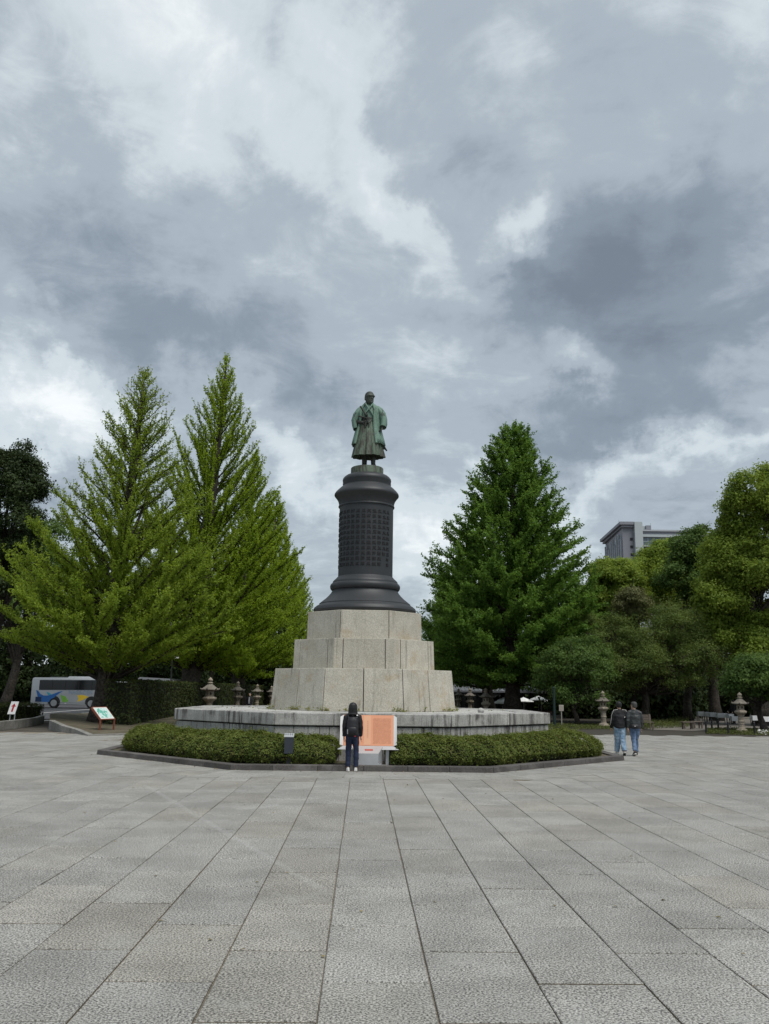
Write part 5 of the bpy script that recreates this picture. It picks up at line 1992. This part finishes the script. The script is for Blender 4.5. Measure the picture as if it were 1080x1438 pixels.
b.loft([[(x, y if y > .01 else y + dy, z) for x, y, z in bus_sec(x, BW, z0b + du, BH - dd, .16)] for x, dd, dy, du in
        ((.0, .10, .06, .05), (.16, .02, 0, 0), (BL - 1.2, 0, 0, 0), (BL - .5, .1, .0, 0), (BL - .18, .55, .03, 0), (BL, 1.2, .12, .05))])
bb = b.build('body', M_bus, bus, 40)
def side(name, mat, poly, th=.006, par=None):
    return flat_on(name, mat, par or bus, poly, (0, -.001, 0), (1, 0, 0), (0, 0, 1), th)
sx1 = BL / 129.5     # metres per photo px along the side
def bpx(x, y):       # photo px on the side -> bus coordinates
    return ((x - 44.5) * sx1, ZT(90, y, DB))
side('window_band', M_glass, [bpx(55.5, 955.3), bpx(150, 954.6), bpx(166, 957), bpx(168, 968), bpx(55.5, 969.2)], .012)
for k in range(1, 6):
    x = bpx(55.5 + k * 18.6, 0)[0]
    side('window_post', M_black, [(x - .03, bpx(0, 969)[1]), (x + .03, bpx(0, 969)[1]), (x + .03, bpx(0, 955.2)[1]), (x - .03, bpx(0, 955.2)[1])], .018)
side('blue_wave', M_bblue, [bpx(*p) for p in ((51.5, 969.5), (54.5, 970.5), (58, 975), (63, 977.2), (69, 977), (76, 974.8), (83, 971.8), (90, 970.3), (84, 974.2), (79, 978.5), (75, 983), (72.5, 986.2), (54.5, 986), (54.2, 978))], .006)
side('teal_wave', M_bteal, [bpx(*p) for p in ((66, 971.6), (70, 973), (74, 975.6), (69.5, 976.6), (67.5, 974))], .007)
side('engine_grille', plain('navy_grille', (.012, .03, .09), .5), [bpx(*p) for p in ((51.5, 979), (60, 979), (60, 986), (51.5, 986))], .012)
side('green_swoosh', M_bgreen, [bpx(*p) for p in ((86.5, 976), (94, 978), (98.5, 984.5), (96, 986), (90, 986), (88, 981))], .006)
side('yellow_arrow', M_byel, [bpx(*p) for p in ((110, 976), (119, 975.8), (126.5, 978.2), (118, 983), (110.5, 985.5), (112.5, 981))], .006)
cu1 = bpy.data.curves.new('lettering', 'FONT')
cu1.body = 'NAGA-DEN'
cu1.size = .62
cu1.extrude = .003
to = bpy.data.objects.new('tmp_text', cu1); COL.objects.link(to)
bpy.context.evaluated_depsgraph_get().update()
me = bpy.data.meshes.new_from_object(to.evaluated_get(bpy.context.evaluated_depsgraph_get()))
bpy.data.objects.remove(to)
lt = link('lettering', me, M_bname, bus)
lx, lz = bpx(98, 974.6)
ltw = max(v.co.x for v in me.vertices)
lt.location = (lx, -.012, lz); lt.rotation_euler = (PI / 2, 0, 0); lt.scale = (bpx(131, 0)[0] * 1.0 / ltw - lx / ltw, .36 / .45, 1)
lt['kind'] = 'stuff'
side('luggage_door', plain('panel_gap', (.2, .2, .21), .5), [bpx(*p) for p in ((86, 986.6), (140, 986.4), (140, 987), (86, 987.2))], .005)
for wx in (78, 130.5):
    x, zc = bpx(wx, 986.4)
    rw = .47
    b = MB(); b.prism([(x + (rw + .1) * math.cos(t), zc + (rw + .1) * math.sin(t)) for t in np.linspace(-.25, PI + .25, 20)], -.006, .3)
    b.v = [(p[0], p[2] if False else p[2], p[1]) for p in b.v]
    b.v = [(p[0], p[1], p[2]) for p in b.v]
    b.build('wheel_arch', M_black, bus)
    wq = MB(); wq.lathe([(rw * .6, -.14), (rw * .95, -.14), (rw, -.08), (rw, .12), (rw * .9, .14), (rw * .6, .14)], 28); wq.v = [(p[0] + x, p[2] + .11, p[1] + rw) for p in wq.v]
    wh = wq.build('wheel', M_tyre, bus, 40)
    wq = MB(); wq.lathe([(rw * .62, -.15), (rw * .55, -.12), (rw * .3, -.09), (rw * .22, -.14), (rw * .1, -.15)], 20); wq.v = [(p[0] + x, p[2] + .11, p[1] + rw) for p in wq.v]
    wq.build('rim', M_rim, wh, 40)
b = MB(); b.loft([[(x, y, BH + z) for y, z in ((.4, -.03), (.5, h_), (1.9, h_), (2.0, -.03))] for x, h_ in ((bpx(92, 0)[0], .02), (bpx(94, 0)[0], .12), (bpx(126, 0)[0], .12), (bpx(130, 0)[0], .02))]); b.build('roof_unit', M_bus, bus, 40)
b = MB(); b.loft([[(x, y, BH + z) for y, z in ((.4, -.03), (.5, h_), (1.9, h_), (2.0, -.03))] for x, h_ in ((bpx(66, 0)[0], .0), (bpx(68, 0)[0], .05), (bpx(90, 0)[0], .05), (bpx(91.5, 0)[0], .0))]); b.build('roof_hatch', M_glass, bus, 40)
b = MB(); b.add([(-.012, .12, z0b + .3), (-.012, BW - .1, z0b + .3), (-.012, BW - .14, BH - .2), (-.012, .16, BH - .2), (.05, .12, z0b + .3), (.05, BW - .1, z0b + .3), (.05, BW - .14, BH - .2), (.05, .16, BH - .2)],
                [(0, 1, 2, 3), (7, 6, 5, 4), (0, 4, 5, 1), (1, 5, 6, 2), (2, 6, 7, 3), (3, 7, 4, 0)]); b.build('rear_window', M_glass, bus)
side('marker_light', M_wht, [bpx(*p) for p in ((93.3, 987.2), (95.3, 987.2), (95.3, 988.2), (93.3, 988.2))], .014)
b = MB(); b.loft([[(x, y, z) for y, z in ((.25, .35), (2.1, .35), (2.1, .6), (.25, .6))] for x in (.3, BL - .5)]); b.build('underframe', M_black, bus)

# second, dark vehicle roof seen over the hedge: a low flat shelter
dsh = 86.0
sx0_, sx1_ = X(190, dsh), X(243, dsh)
sh = thing('shelter', 'dark flat-roofed shelter seen over the tall hedge behind the camera pole', 'shelter', (sx0_, dsh, 0))
sz_ = ZT(215, 951, dsh)
b = MB(); b.add([(0, -.2, sz_ - .34), (sx1_ - sx0_, -.2, sz_ - .44), (sx1_ - sx0_, 3, sz_ - .44), (0, 3, sz_ - .34), (.3, .2, sz_), (sx1_ - sx0_, .2, sz_ - .14), (sx1_ - sx0_, 3, sz_ - .14), (.3, 3, sz_)],
                [(3, 2, 1, 0), (4, 5, 6, 7), (0, 1, 5, 4), (1, 2, 6, 5), (2, 3, 7, 6), (3, 0, 4, 7)]); b.build('roof', plain('grey_roof_sheet', (.10, .105, .115), .5), sh)
for x in (.5, 2.0, 3.4):
    b = MB(); b.tube([(x, .2, 0), (x, .2, sz_ - .3)], .06, 8); b.build('post', M_black, sh, 50)

# low walls and planted beds on the left
M_lwall = stone('low_wall_stone', (.20, .195, .175), (.28, .27, .25), grain=25, rand=.25, blot=(.10, .10, .085), blot_amt=.7)
lw = thing('low_wall', 'low pale stone kerb wall in front of the shrub at the left edge', 'wall', (*gp(10, 1023), 0))
def wall_run(parent, pts, w, hs, name='wall_stone', mat=None, seg=1.1):
    o_ = parent.location
    pts = [Vector((*p, 0)) for p in pts]
    tot_ = sum((b_ - a).length for a, b_ in zip(pts, pts[1:]))
    done = 0
    for a, b_ in zip(pts, pts[1:]):
        L = (b_ - a).length
        n = max(1, round(L / seg))
        nn_ = Vector((-(b_ - a).y, (b_ - a).x, 0)).normalized() * w
        for k in range(n):
            t0, t1 = k / n + .004 / L, (k + 1) / n - .004 / L
            h0 = hs[0] + (hs[1] - hs[0]) * (done + t0 * L) / tot_
            h1 = hs[0] + (hs[1] - hs[0]) * (done + t1 * L) / tot_
            p, q_ = a.lerp(b_, t0) - o_, a.lerp(b_, t1) - o_
            vs = [p, q_, q_ + nn_, p + nn_]
            bb_ = MB(); bb_.add([(v.x, v.y, -.05) for v in vs] + [(vs[0].x, vs[0].y, h0), (vs[1].x, vs[1].y, h1), (vs[2].x, vs[2].y, h1), (vs[3].x, vs[3].y, h0)],
                                [(0, 3, 2, 1), (4, 5, 6, 7), (0, 1, 5, 4), (1, 2, 6, 5), (2, 3, 7, 6), (3, 0, 4, 7)])
            bb_.build(name, mat or M_lwall, parent, bevel=.012)
        done += L
wall_run(lw, [gp(-40, 1029), gp(0, 1024.5), gp(30, 1021), gp(52, 1017.5), gp(62, 1013.8)], .25, (.36, .36))
lw2 = thing('low_wall', 'tapering low stone wall ending at the earth bed by the map board', 'wall', (*gp(70, 1026), 0))
wall_run(lw2, [gp(68, 1024), gp(85, 1027.5), gp(105, 1030), gp(123, 1033.5)], .25, (.42, .06))
lw3 = thing('bed_edging', 'thin flat stone edging along the front of the earth bed', 'kerb', (*gp(123, 1033), 0))
wall_run(lw3, [gp(123.5, 1033.5), gp(160, 1032.6), gp(200, 1031.4), gp(250, 1030)], .2, (.06, .06), 'edging_stone')
# earth bed, a low mound
bm_pts = [gp(69, 1022), gp(85, 1026), gp(105, 1029), gp(124, 1032.5), gp(160, 1031.7), gp(200, 1030.5), gp(250, 1029), gp(300, 1027)]
back = [gp(69, 1013), gp(85, 1011), gp(105, 1010), gp(124, 1008), gp(160, 1006), gp(200, 1005), gp(250, 1004), gp(300, 1003)]
b = MB()
rings = []
for k in range(9):
    t = k / 8
    row = []
    for (x0, y0), (x1, y1), hh_ in zip(bm_pts, back, (.34, .26, .16, .05, .03, .03, .03, .03)):
        x, y = x0 + (x1 - x0) * t, y0 + (y1 - y0) * t
        row.append((x, y, hh_ + (.28 - hh_ * .6) * math.sin(t * PI / 2) + .05 * noise.noise(Vector((x * .7, y * .7, 0)))))
    rings.append(row)
b.loft(rings, cap=False, closed=False)
pb = b.build('earth_bed', M_soil, None, 180); pb['kind'] = 'structure'

# ------------------------------------------------------------------ right side: rest house, parasols, strip, benches, tables, tower
M_roofg = plain('grey_sheet_roof', (.13, .135, .145), .55, var=.12, scale=1)
M_dkwall = plain('dark_timber', (.022, .02, .018), .8)
M_canvas = plain('white_canvas', (.80, .80, .79), .8, var=.03)
M_rail = plain('red_brown_boards', (.075, .028, .02), .7, var=.3)
M_green = plain('dark_green_paint', (.012, .028, .026), .45)
dH = 98.0
hx0, hx1 = X(640, dH), X(782, dH)
hs = thing('rest_house', 'low rest house with grey sheet roof and dark open front behind the parasols', 'building', (hx0, dH, 0), 0)
ze, zr = ZT(720, 970.5, dH), ZT(720, 955, dH + 7)
W_ = hx1 - hx0
b = MB(); b.add([(-.5, -1.2, ze), (W_ + .5, -1.2, ze), (W_ + .5, 7, zr), (-.5, 7, zr), (-.5, -1.2, ze - .18), (W_ + .5, -1.2, ze - .18), (W_ + .5, 7, zr - .18), (-.5, 7, zr - .18)],
                [(0, 1, 2, 3), (7, 6, 5, 4), (0, 4, 5, 1), (1, 5, 6, 2), (2, 6, 7, 3), (3, 7, 4, 0)])
rf = b.build('roof', M_roofg, hs)
b = MB()
for k in range(26):
    x = -.4 + (W_ + .8) * k / 25
    b.bar((x, -1.2, ze + .02), (x, 7, zr + .02), .05, .04)
o = b.build('roof_seam', M_roofg, rf); o['kind'] = 'stuff'
b = MB(); b.box((W_ / 2, 3.2, ze / 2 - .1), (W_, .2, ze)); b.build('wall', M_dkwall, hs)
for k in range(7):
    b = MB(); b.box((W_ * k / 6, -.6, ze / 2 - .1), (.16, .16, ze - .2)); b.build('post', M_dkwall, hs)
for k in range(6):
    b = MB(); b.box((W_ * (k + .5) / 6, 3.05, 1.2), (W_ / 6 - .5, .06, 1.9)); b.build('window', M_glass, hs)
db = 84.0
rl = thing('board_railing', 'long red-brown board railing below the white parasols', 'railing', (X(736, db), db, 0), 0)
Wr = X(782, db) - X(736, db)
zr1, zr0 = ZT(760, 998.5, db), ZT(760, 1003.5, db)
for k in range(3):
    z = zr0 + (zr1 - zr0) * (k + .5) / 3
    b = MB(); b.box((Wr / 2, 0, z), (Wr, .04, (zr1 - zr0) / 3 - .02)); b.build('board', M_rail, rl)
for k in range(4):
    b = MB(); b.box((Wr * k / 3, .05, zr1 / 2), (.08, .08, zr1)); b.build('post', M_rail, rl)


def parasol(label, px, d, ptop, w, prim=0.0):
    q = (X(px, d), d, 0)
    zt = ZT(px, ptop, d)
    t = thing('parasol', label, 'parasol', q, prim, 'white parasols of the rest house')
    b = MB()
    n = 8
    r = w / 2
    rings = [[(r_ * math.cos(2 * PI * k / n) * (1 if k % 2 == 0 else .985), r_ * math.sin(2 * PI * k / n), zt - dz_) for k in range(n)] for r_, dz_ in ((r, .46), (r * 1.0, .40), (r * .5, .20), (.04, .02))]
    b.loft(rings, cap=True); b.build('canopy', M_canvas, t)
    b = MB(); b.tube([(0, 0, 0), (0, 0, zt + .05)], .03, 8); b.build('pole', M_strap, t, 50)
    b = MB()
    for k in range(n):
        b.tube([(0, 0, zt - .55), (r * .6 * math.cos(2 * PI * k / n), r * .6 * math.sin(2 * PI * k / n), zt - .3)], .012, 4)
    b.build('ribs', M_strap, t); COL.objects[-1]['kind'] = 'stuff'
    b = MB(); b.lathe([(.28, 0), (.28, .05), (.06, .09)], 12); b.build('base', M_black, t, 40)


parasol('fully visible white parasol right of the thick trunk', 756, 88, 977, 2.1, .2)
parasol('white parasol half hidden by the thick ginkgo trunk', 735, 90, 979, 2.1, .1)
parasol('white parasol between the two trunks, upper of the pair', 709, 98, 978.2, 1.9, .3)
parasol('lower white parasol glimpsed between the two trunks', 705, 86, 981.5, 2.1, .0)
parasol('white parasol behind the dark green pole', 779, 90, 979, 2.2, .15)
parasol('rightmost white parasol at the edge of the camellia', 791, 92, 981, 2.0, .4)

q = G(779, 1022)
gp_ = thing('green_pole', 'dark green pole standing right of the platform corner', 'pole', (q.x, q.y, 0))
zt = ZT(779, 966, q.y)
b = MB(); b.tube([(0, 0, 0), (0, 0, zt)], [.085, .07], 12); b.build('shaft', M_green, gp_, 50)
b = MB(); b.lathe([(.15, 0), (.15, .03), (.10, .08)], 12); b.build('foot', M_green, gp_, 40)
b = MB(); b.lathe([(.085, zt - .02), (.095, zt + .02), (.05, zt + .06)], 12); b.build('cap', M_green, gp_, 40)

q = G(789, 1022)
ns_ = thing('notice_sign', 'small pale notice on a thin post beside the dark green pole', 'sign', (q.x, q.y, 0), R(-4))
z1, z0_ = ZT(789, 990, q.y), ZT(789, 998.5, q.y)
wS = m_of(6.2, q.y)
b = MB(); b.box((0, 0, (z1 + z0_) / 2), (wS, .03, z1 - z0_)); bdq = b.build('board', plain('pale_board', (.50, .46, .40), .7), ns_, bevel=.005)
b = MB(); b.tube([(0, .03, 0), (0, .03, z0_ + .05)], .035, 8); b.build('post', plain('pale_post', (.30, .28, .25), .7), ns_, 50)
b = MB()
for ci in range(4):
    for ri in range(5):
        b.box((-wS * .32 + wS * .21 * ci, -.017, z0_ + (z1 - z0_) * (.15 + .17 * ri)), (.03, .002, .035))
o = b.build('small_writing', plain('sign_ink', (.2, .13, .1), .7), bdq); o['kind'] = 'stuff'

# planted strip along the far edge of the plaza
M_cover = leaf_mat('ground_cover_leaf', (.04, .06, .015), (.12, .14, .04), .3, 1.5)
def cover(name, poly_px, hgt, n, seed, leaf=.09, mat=None):
    rs = np.random.RandomState(seed)
    pts = [gp(*p) for p in poly_px]          # quad: front left, front right, back right, back left
    u, v = rs.rand(n), rs.rand(n)
    A_, B_, C_, D_ = (np.array(p) for p in pts)
    xy = (A_[None] * ((1 - u) * (1 - v))[:, None] + B_[None] * (u * (1 - v))[:, None] + C_[None] * (u * v)[:, None] + D_[None] * ((1 - u) * v)[:, None])
    P3 = np.concatenate([xy, np.zeros((n, 1))], 1)
    hz2 = hgt * (.55 + .45 * smooth_noise(P3, 1.3, seed)) * np.minimum(1, np.minimum(v, 1 - v) * 6 + .3)
    P3[:, 2] = hz2 * rs.uniform(.3, 1.05, n)
    me = leaves_mesh(name, P3, np.tile([0, -.4, 1.0], (n, 1)), leaf, rs, .5, .8)
    o = link(name, me, mat or M_cover); o['kind'] = 'stuff'


sheet('grove_floor', av_poly([(4, 13.4), (60, 13.4), (60, 80), (4, 80)]), -.02, plain('leaf_litter', (.045, .038, .028), .95, var=.5, scale=3))
sheet('garden_path', [gp(905, 1024.5), gp(975, 1026.5), gp(1100, 1021), gp(1100, 1006), gp(985, 1008), gp(930, 1018)], .004, plain('gravel_path', (.16, .145, .125), .95, var=.3, scale=6))
cover('ground_cover', [(768, 1024.2), (905, 1024.5), (900, 1018.5), (770, 1018.2)], .26, 7000, 31)
cover('ground_cover', [(905, 1024.5), (968, 1021.5), (968, 1012), (905, 1017)], .55, 5000, 32)
cover('ground_cover', [(992, 1030.5), (1085, 1033.2), (1085, 1025.5), (992, 1024.5)], .24, 6000, 33)
cover('white_flower_patch', [(1064, 1032.2), (1086, 1033), (1086, 1029.5), (1066, 1029)], .32, 260, 34, .08, M_canvas)

# bench and stools
M_bench = plain('weathered_wood', (.15, .12, .10), .8, var=.3, scale=10)
q = G(904, 1025)
bn = thing('park_bench', 'weathered slatted bench just right of the walking pair', 'bench', (q.x, q.y + .6, 0), R(4))
for k in range(4):
    b = MB(); b.box((0, .05 + .02 * k, .52 + .09 * k), (1.3, .03, .07)); b.build('back_slat', M_bench, bn)
for k in range(3):
    b = MB(); b.box((0, -.38 + .13 * k, .42), (1.3, .11, .035)); b.build('seat_slat', M_bench, bn)
for s_ in (-.58, .58):
    b = MB(); b.box((s_, -.36, .2), (.06, .06, .4)); b.build('leg', M_bench, bn)
    b = MB(); b.bar((s_, .02, 0), (s_, .1, .86), .06); b.build('leg', M_bench, bn)
for px, py, rz, lab in ((966, 1024, .1, 'left low wooden bench seat beside the gravel path'), (979, 1023, .25, 'right low wooden bench seat beside the gravel path')):
    q = G(px, py)
    s_t = thing('low_bench', lab, 'bench', (q.x, q.y, 0), rz, 'low bench seats by the gravel path')
    b = MB(); b.box((0, 0, .40), (.62 if px > 970 else .72, .4, .06)); b.build('seat', M_bench, s_t, bevel=.01)
    for sx_ in (-.25, .25):
        for sy_ in (-.14, .14):
            b = MB(); b.box((sx_, sy_, .19), (.07, .07, .38)); b.build('leg', M_bench, s_t)

# low black posts with a rail round the planted strip
fx = [(992, 1030), (1000, 1026), (1009, 1025), (1023, 1031), (1060, 1032), (1074, 1027.5), (1096, 1034)]
fc = thing('post_fence', 'low fence of short dark posts with a thin rail around the planted strip at right', 'fence', G(992, 1030), 0)
tops = []
for px, py in fx:
    q = G(px, py) - fc.location
    b = MB(); b.tube([(q.x, q.y, 0), (q.x, q.y, .62)], .055, 8); b.tube([(q.x, q.y, .62), (q.x, q.y, .66)], [.06, .03], 8); b.build('post', M_black, fc, 50)
    tops.append(Vector((q.x, q.y, .5)))
b = MB()
for i, j in ((0, 3), (3, 4), (4, 6), (0, 1), (1, 2)):
    b.tube([tops[i], tops[j]], .014, 6)
b.build('rail', M_black, fc, 50)

# row of white clothed tables under the trees
tb = [(982, 1004), (990.5, 1004.4), (998, 1005), (1011, 1006), (1023, 1007), (1031, 1010.5), (1057, 1009.5), (1072, 1011)]
wds = [9, 4, 8, 13, 7, 14, 9, 13]
labs = ['farthest left white-clothed table under the dark trees', 'narrow white-clothed table, second from the left', 'white-clothed table, third from the left under the trees', 'long white-clothed table left of the serving person',
        'short white-clothed table just behind the serving person', 'nearest white-clothed table beside the lantern', 'white-clothed table right of the lantern', 'white-clothed table at the right edge']
proto = None
for (px, py), w, lab in zip(tb, wds, labs):
    d = 66.0 - (px - 975) * .08
    t = thing('clothed_table', lab, 'table', (X(px, d), d, 0), R(-8), 'white tables under the trees')
    wm = m_of(w, d)
    zt = ZT(px, py - 4.5, d)
    b = MB(); b.add([(-wm / 2, -.35, zt - .30), (wm / 2, -.35, zt - .30), (wm / 2, -.33, zt), (-wm / 2, -.33, zt), (-wm / 2, .4, zt - .3), (wm / 2, .4, zt - .3), (wm / 2, .38, zt), (-wm / 2, .38, zt)],
                    [(0, 1, 2, 3), (3, 2, 6, 7), (1, 5, 6, 2), (5, 4, 7, 6), (4, 0, 3, 7)]); b.build('cloth', M_canvas, t)
    for sx_ in (-1, 1):
        for sy_ in (-.28, .3):
            b = MB(); b.tube([(sx_ * wm * .42, sy_, 0), (sx_ * wm * .42, sy_, zt - .02)], .025, 6); b.build('leg', M_black, t)
q = (X(1028, 62.5), 62.5, 0)
p5 = person('person in black serving at the white tables left of the right lantern', q, R(100), joints(0, (.16, .18), .09), 1.62, M_jet, M_jet, M_sole, M_sole, M_hair, vox=.013)

# office tower
M_tw = plain('tower_panel', (.25, .255, .285), .6, var=.05, scale=.1)
M_tw2 = plain('tower_white', (.46, .50, .51), .6, var=.04, scale=.1)
M_tw3 = plain('tower_fin', (.44, .46, .49), .5, var=.04, scale=.1)
M_twg = plain('tower_glass', (.10, .14, .16), .2, 0, var=.3, scale=.05, spec=.7)
DT = 260.0
def XT(px, d):
    return P(px, 755, d).x


tw = thing('office_tower', 'tall grey office building with white stair tower rising above the trees', 'building', (XT(874.5, DT), DT, 0))
def XT(px, d):
    return P(px, 755, d).x


def tz(px, y, d=DT):
    return ZT(px, y, d)
x_c = 0.0
xw0, xw1 = XT(890, DT) - XT(874.5, DT), XT(901, DT) - XT(874.5, DT)
ztop = tz(880, 733.5)
# left wing recedes: its long side faces left
dl = 30.0
xl = XT(850, DT + dl) - XT(874.5, DT)
wall_h = tz(880, 741)
b = MB(); b.prism([(0, 0), (xw0 - .05, 0), (xw0 - .05, dl), (xl, dl)], 0, wall_h); b.build('left_wing', M_tw, tw)
b = MB(); b.prism([(-.5, -.8), (xw0 - .05, -.8), (xw0 - .05, dl + .6), (xl - .9, dl + .6)], wall_h + .02, ztop - .9, [(-.2, -.6), (xw0 - .05, -.6), (xw0 - .05, dl), (xl - .9, dl)])
rfT = b.build('roof_slab', M_tw, tw)
b = MB(); b.prism([(-1.0, -1.2), (xw0 - .05, -1.2), (xw0 - .05, dl + 1), (xl - 1.6, dl + 1)], ztop - .88, ztop); b.build('cornice', M_tw, tw)
# fins and windows on the receding side
sd_ = Vector((xl, dl, 0)); Ls = sd_.length; sd_.normalize(); sn = Vector((-sd_.y, sd_.x, 0))
if sn.x > 0:
    sn = -sn
nf_ = 9
for k in range(nf_):
    u = .06 + .9 * k / (nf_ - 1)
    p = sd_ * (u * Ls)
    b = MB(); b.prism([tuple((p + sd_ * a + sn * c).xy) for a, c in ((-.28, .02), (.28, .02), (.28, .5), (-.28, .5))], 2, wall_h - 1.2 - (2 if k % 3 == 0 else 0)); b.build('fin', M_tw3, tw)
for r_ in range(7):
    for k in range(nf_ - 1):
        u0, u1 = .06 + .9 * k / (nf_ - 1), .06 + .9 * (k + 1) / (nf_ - 1)
        p, q_ = sd_ * (u0 * Ls) + sd_ * .5, sd_ * (u1 * Ls) - sd_ * .5
        z_ = wall_h - 4.2 - r_ * 3.6
        b = MB(); b.prism([tuple(v.xy) for v in (p + sn * .02, q_ + sn * .02, q_ + sn * .12, p + sn * .12)], z_, z_ + 2.1); b.build('window', M_twg, tw)
# white stair tower
b = MB(); b.prism([(xw0, -1.5), (xw1, -1.5), (xw1, 8), (xw0, 8)], 0, tz(895, 734)); b.build('stair_tower', M_tw2, tw)
for r_ in range(8):
    z_ = wall_h - 3.5 - r_ * 2.35
    b = MB(); b.box((xw0 - .75, -.05, z_), (.8, .12, .8)); b.build('window', M_black, tw)
# right wing
xr1 = XT(938, DT) - XT(874.5, DT)
zr_ = tz(910, 743)
b = MB(); b.prism([(xw1 + .02, 1.0), (xr1 + 12, 1.0), (xr1 + 12, 20), (xw1 + .02, 20)], 0, zr_); b.build('right_wing', M_tw, tw)
for y0, y1, m_, pr_ in ((743.2, 745.4, M_tw3, .5), (750, 753.5, M_tw2, .6), (765.5, 767, M_tw2, .5)):
    b = MB(); b.prism([(xw1 + .04, 1.0 - pr_), (xr1 + 12, 1.0 - pr_), (xr1 + 12, 1.0 - .02), (xw1 + .04, 1.0 - .02)], tz(910, y1), tz(910, y0)); b.build('band', m_, tw)
for k in range(9):
    x0 = xw1 + .5 + k * 1.65
    b = MB(); b.box((x0 + .8, .93, (tz(910, 755) + tz(910, 764.5)) / 2), (1.5, .1, tz(910, 755) - tz(910, 764.5))); wv = b.build('window', M_twg, tw)
    b = MB(); b.box((x0 + .8, .86, (tz(910, 755) + tz(910, 764.5)) / 2), (1.5, .06, .12)); b.box((x0 - .02, .86, (tz(910, 755) + tz(910, 764.5)) / 2), (.1, .08, tz(910, 755) - tz(910, 764.5))); b.build('frame', M_tw2, wv)
b = MB(); b.box(((xw1 + xr1) / 2, .9, tz(910, 771)), (xr1 - xw1, .1, 1.5)); b.build('window', M_black, tw)
# roof top bits
for px0, px1, y0, y1, yy, m_ in ((901.5, 918, 736, 741.6, 6, M_tw2), (911, 918, 736, 741.6, 5, M_tw), (927, 951, 738, 744, 14, M_tw2), (950, 968, 736.8, 739, 14, M_tw), (955, 967, 739, 745, 15, M_tw2)):
    x0, x1 = XT(px0, DT) - XT(874.5, DT), XT(px1, DT) - XT(874.5, DT)
    b = MB(); b.box(((x0 + x1) / 2, yy, (tz(910, y0) + tz(910, y1)) / 2), (x1 - x0, 6, tz(910, y0) - tz(910, y1))); b.build('roof_box', m_, tw)
b = MB()
for px, y0 in ((874, 728), (877, 730), (881, 729.5), (883, 731), (919, 731.5)):
    x0 = XT(px, DT) - XT(874.5, DT)
    b.tube([(x0, 3, tz(880, 742)), (x0, 3, tz(880, y0))], .09, 5)
b.build('antenna', M_tw2, tw); COL.objects[-1]['kind'] = 'stuff'
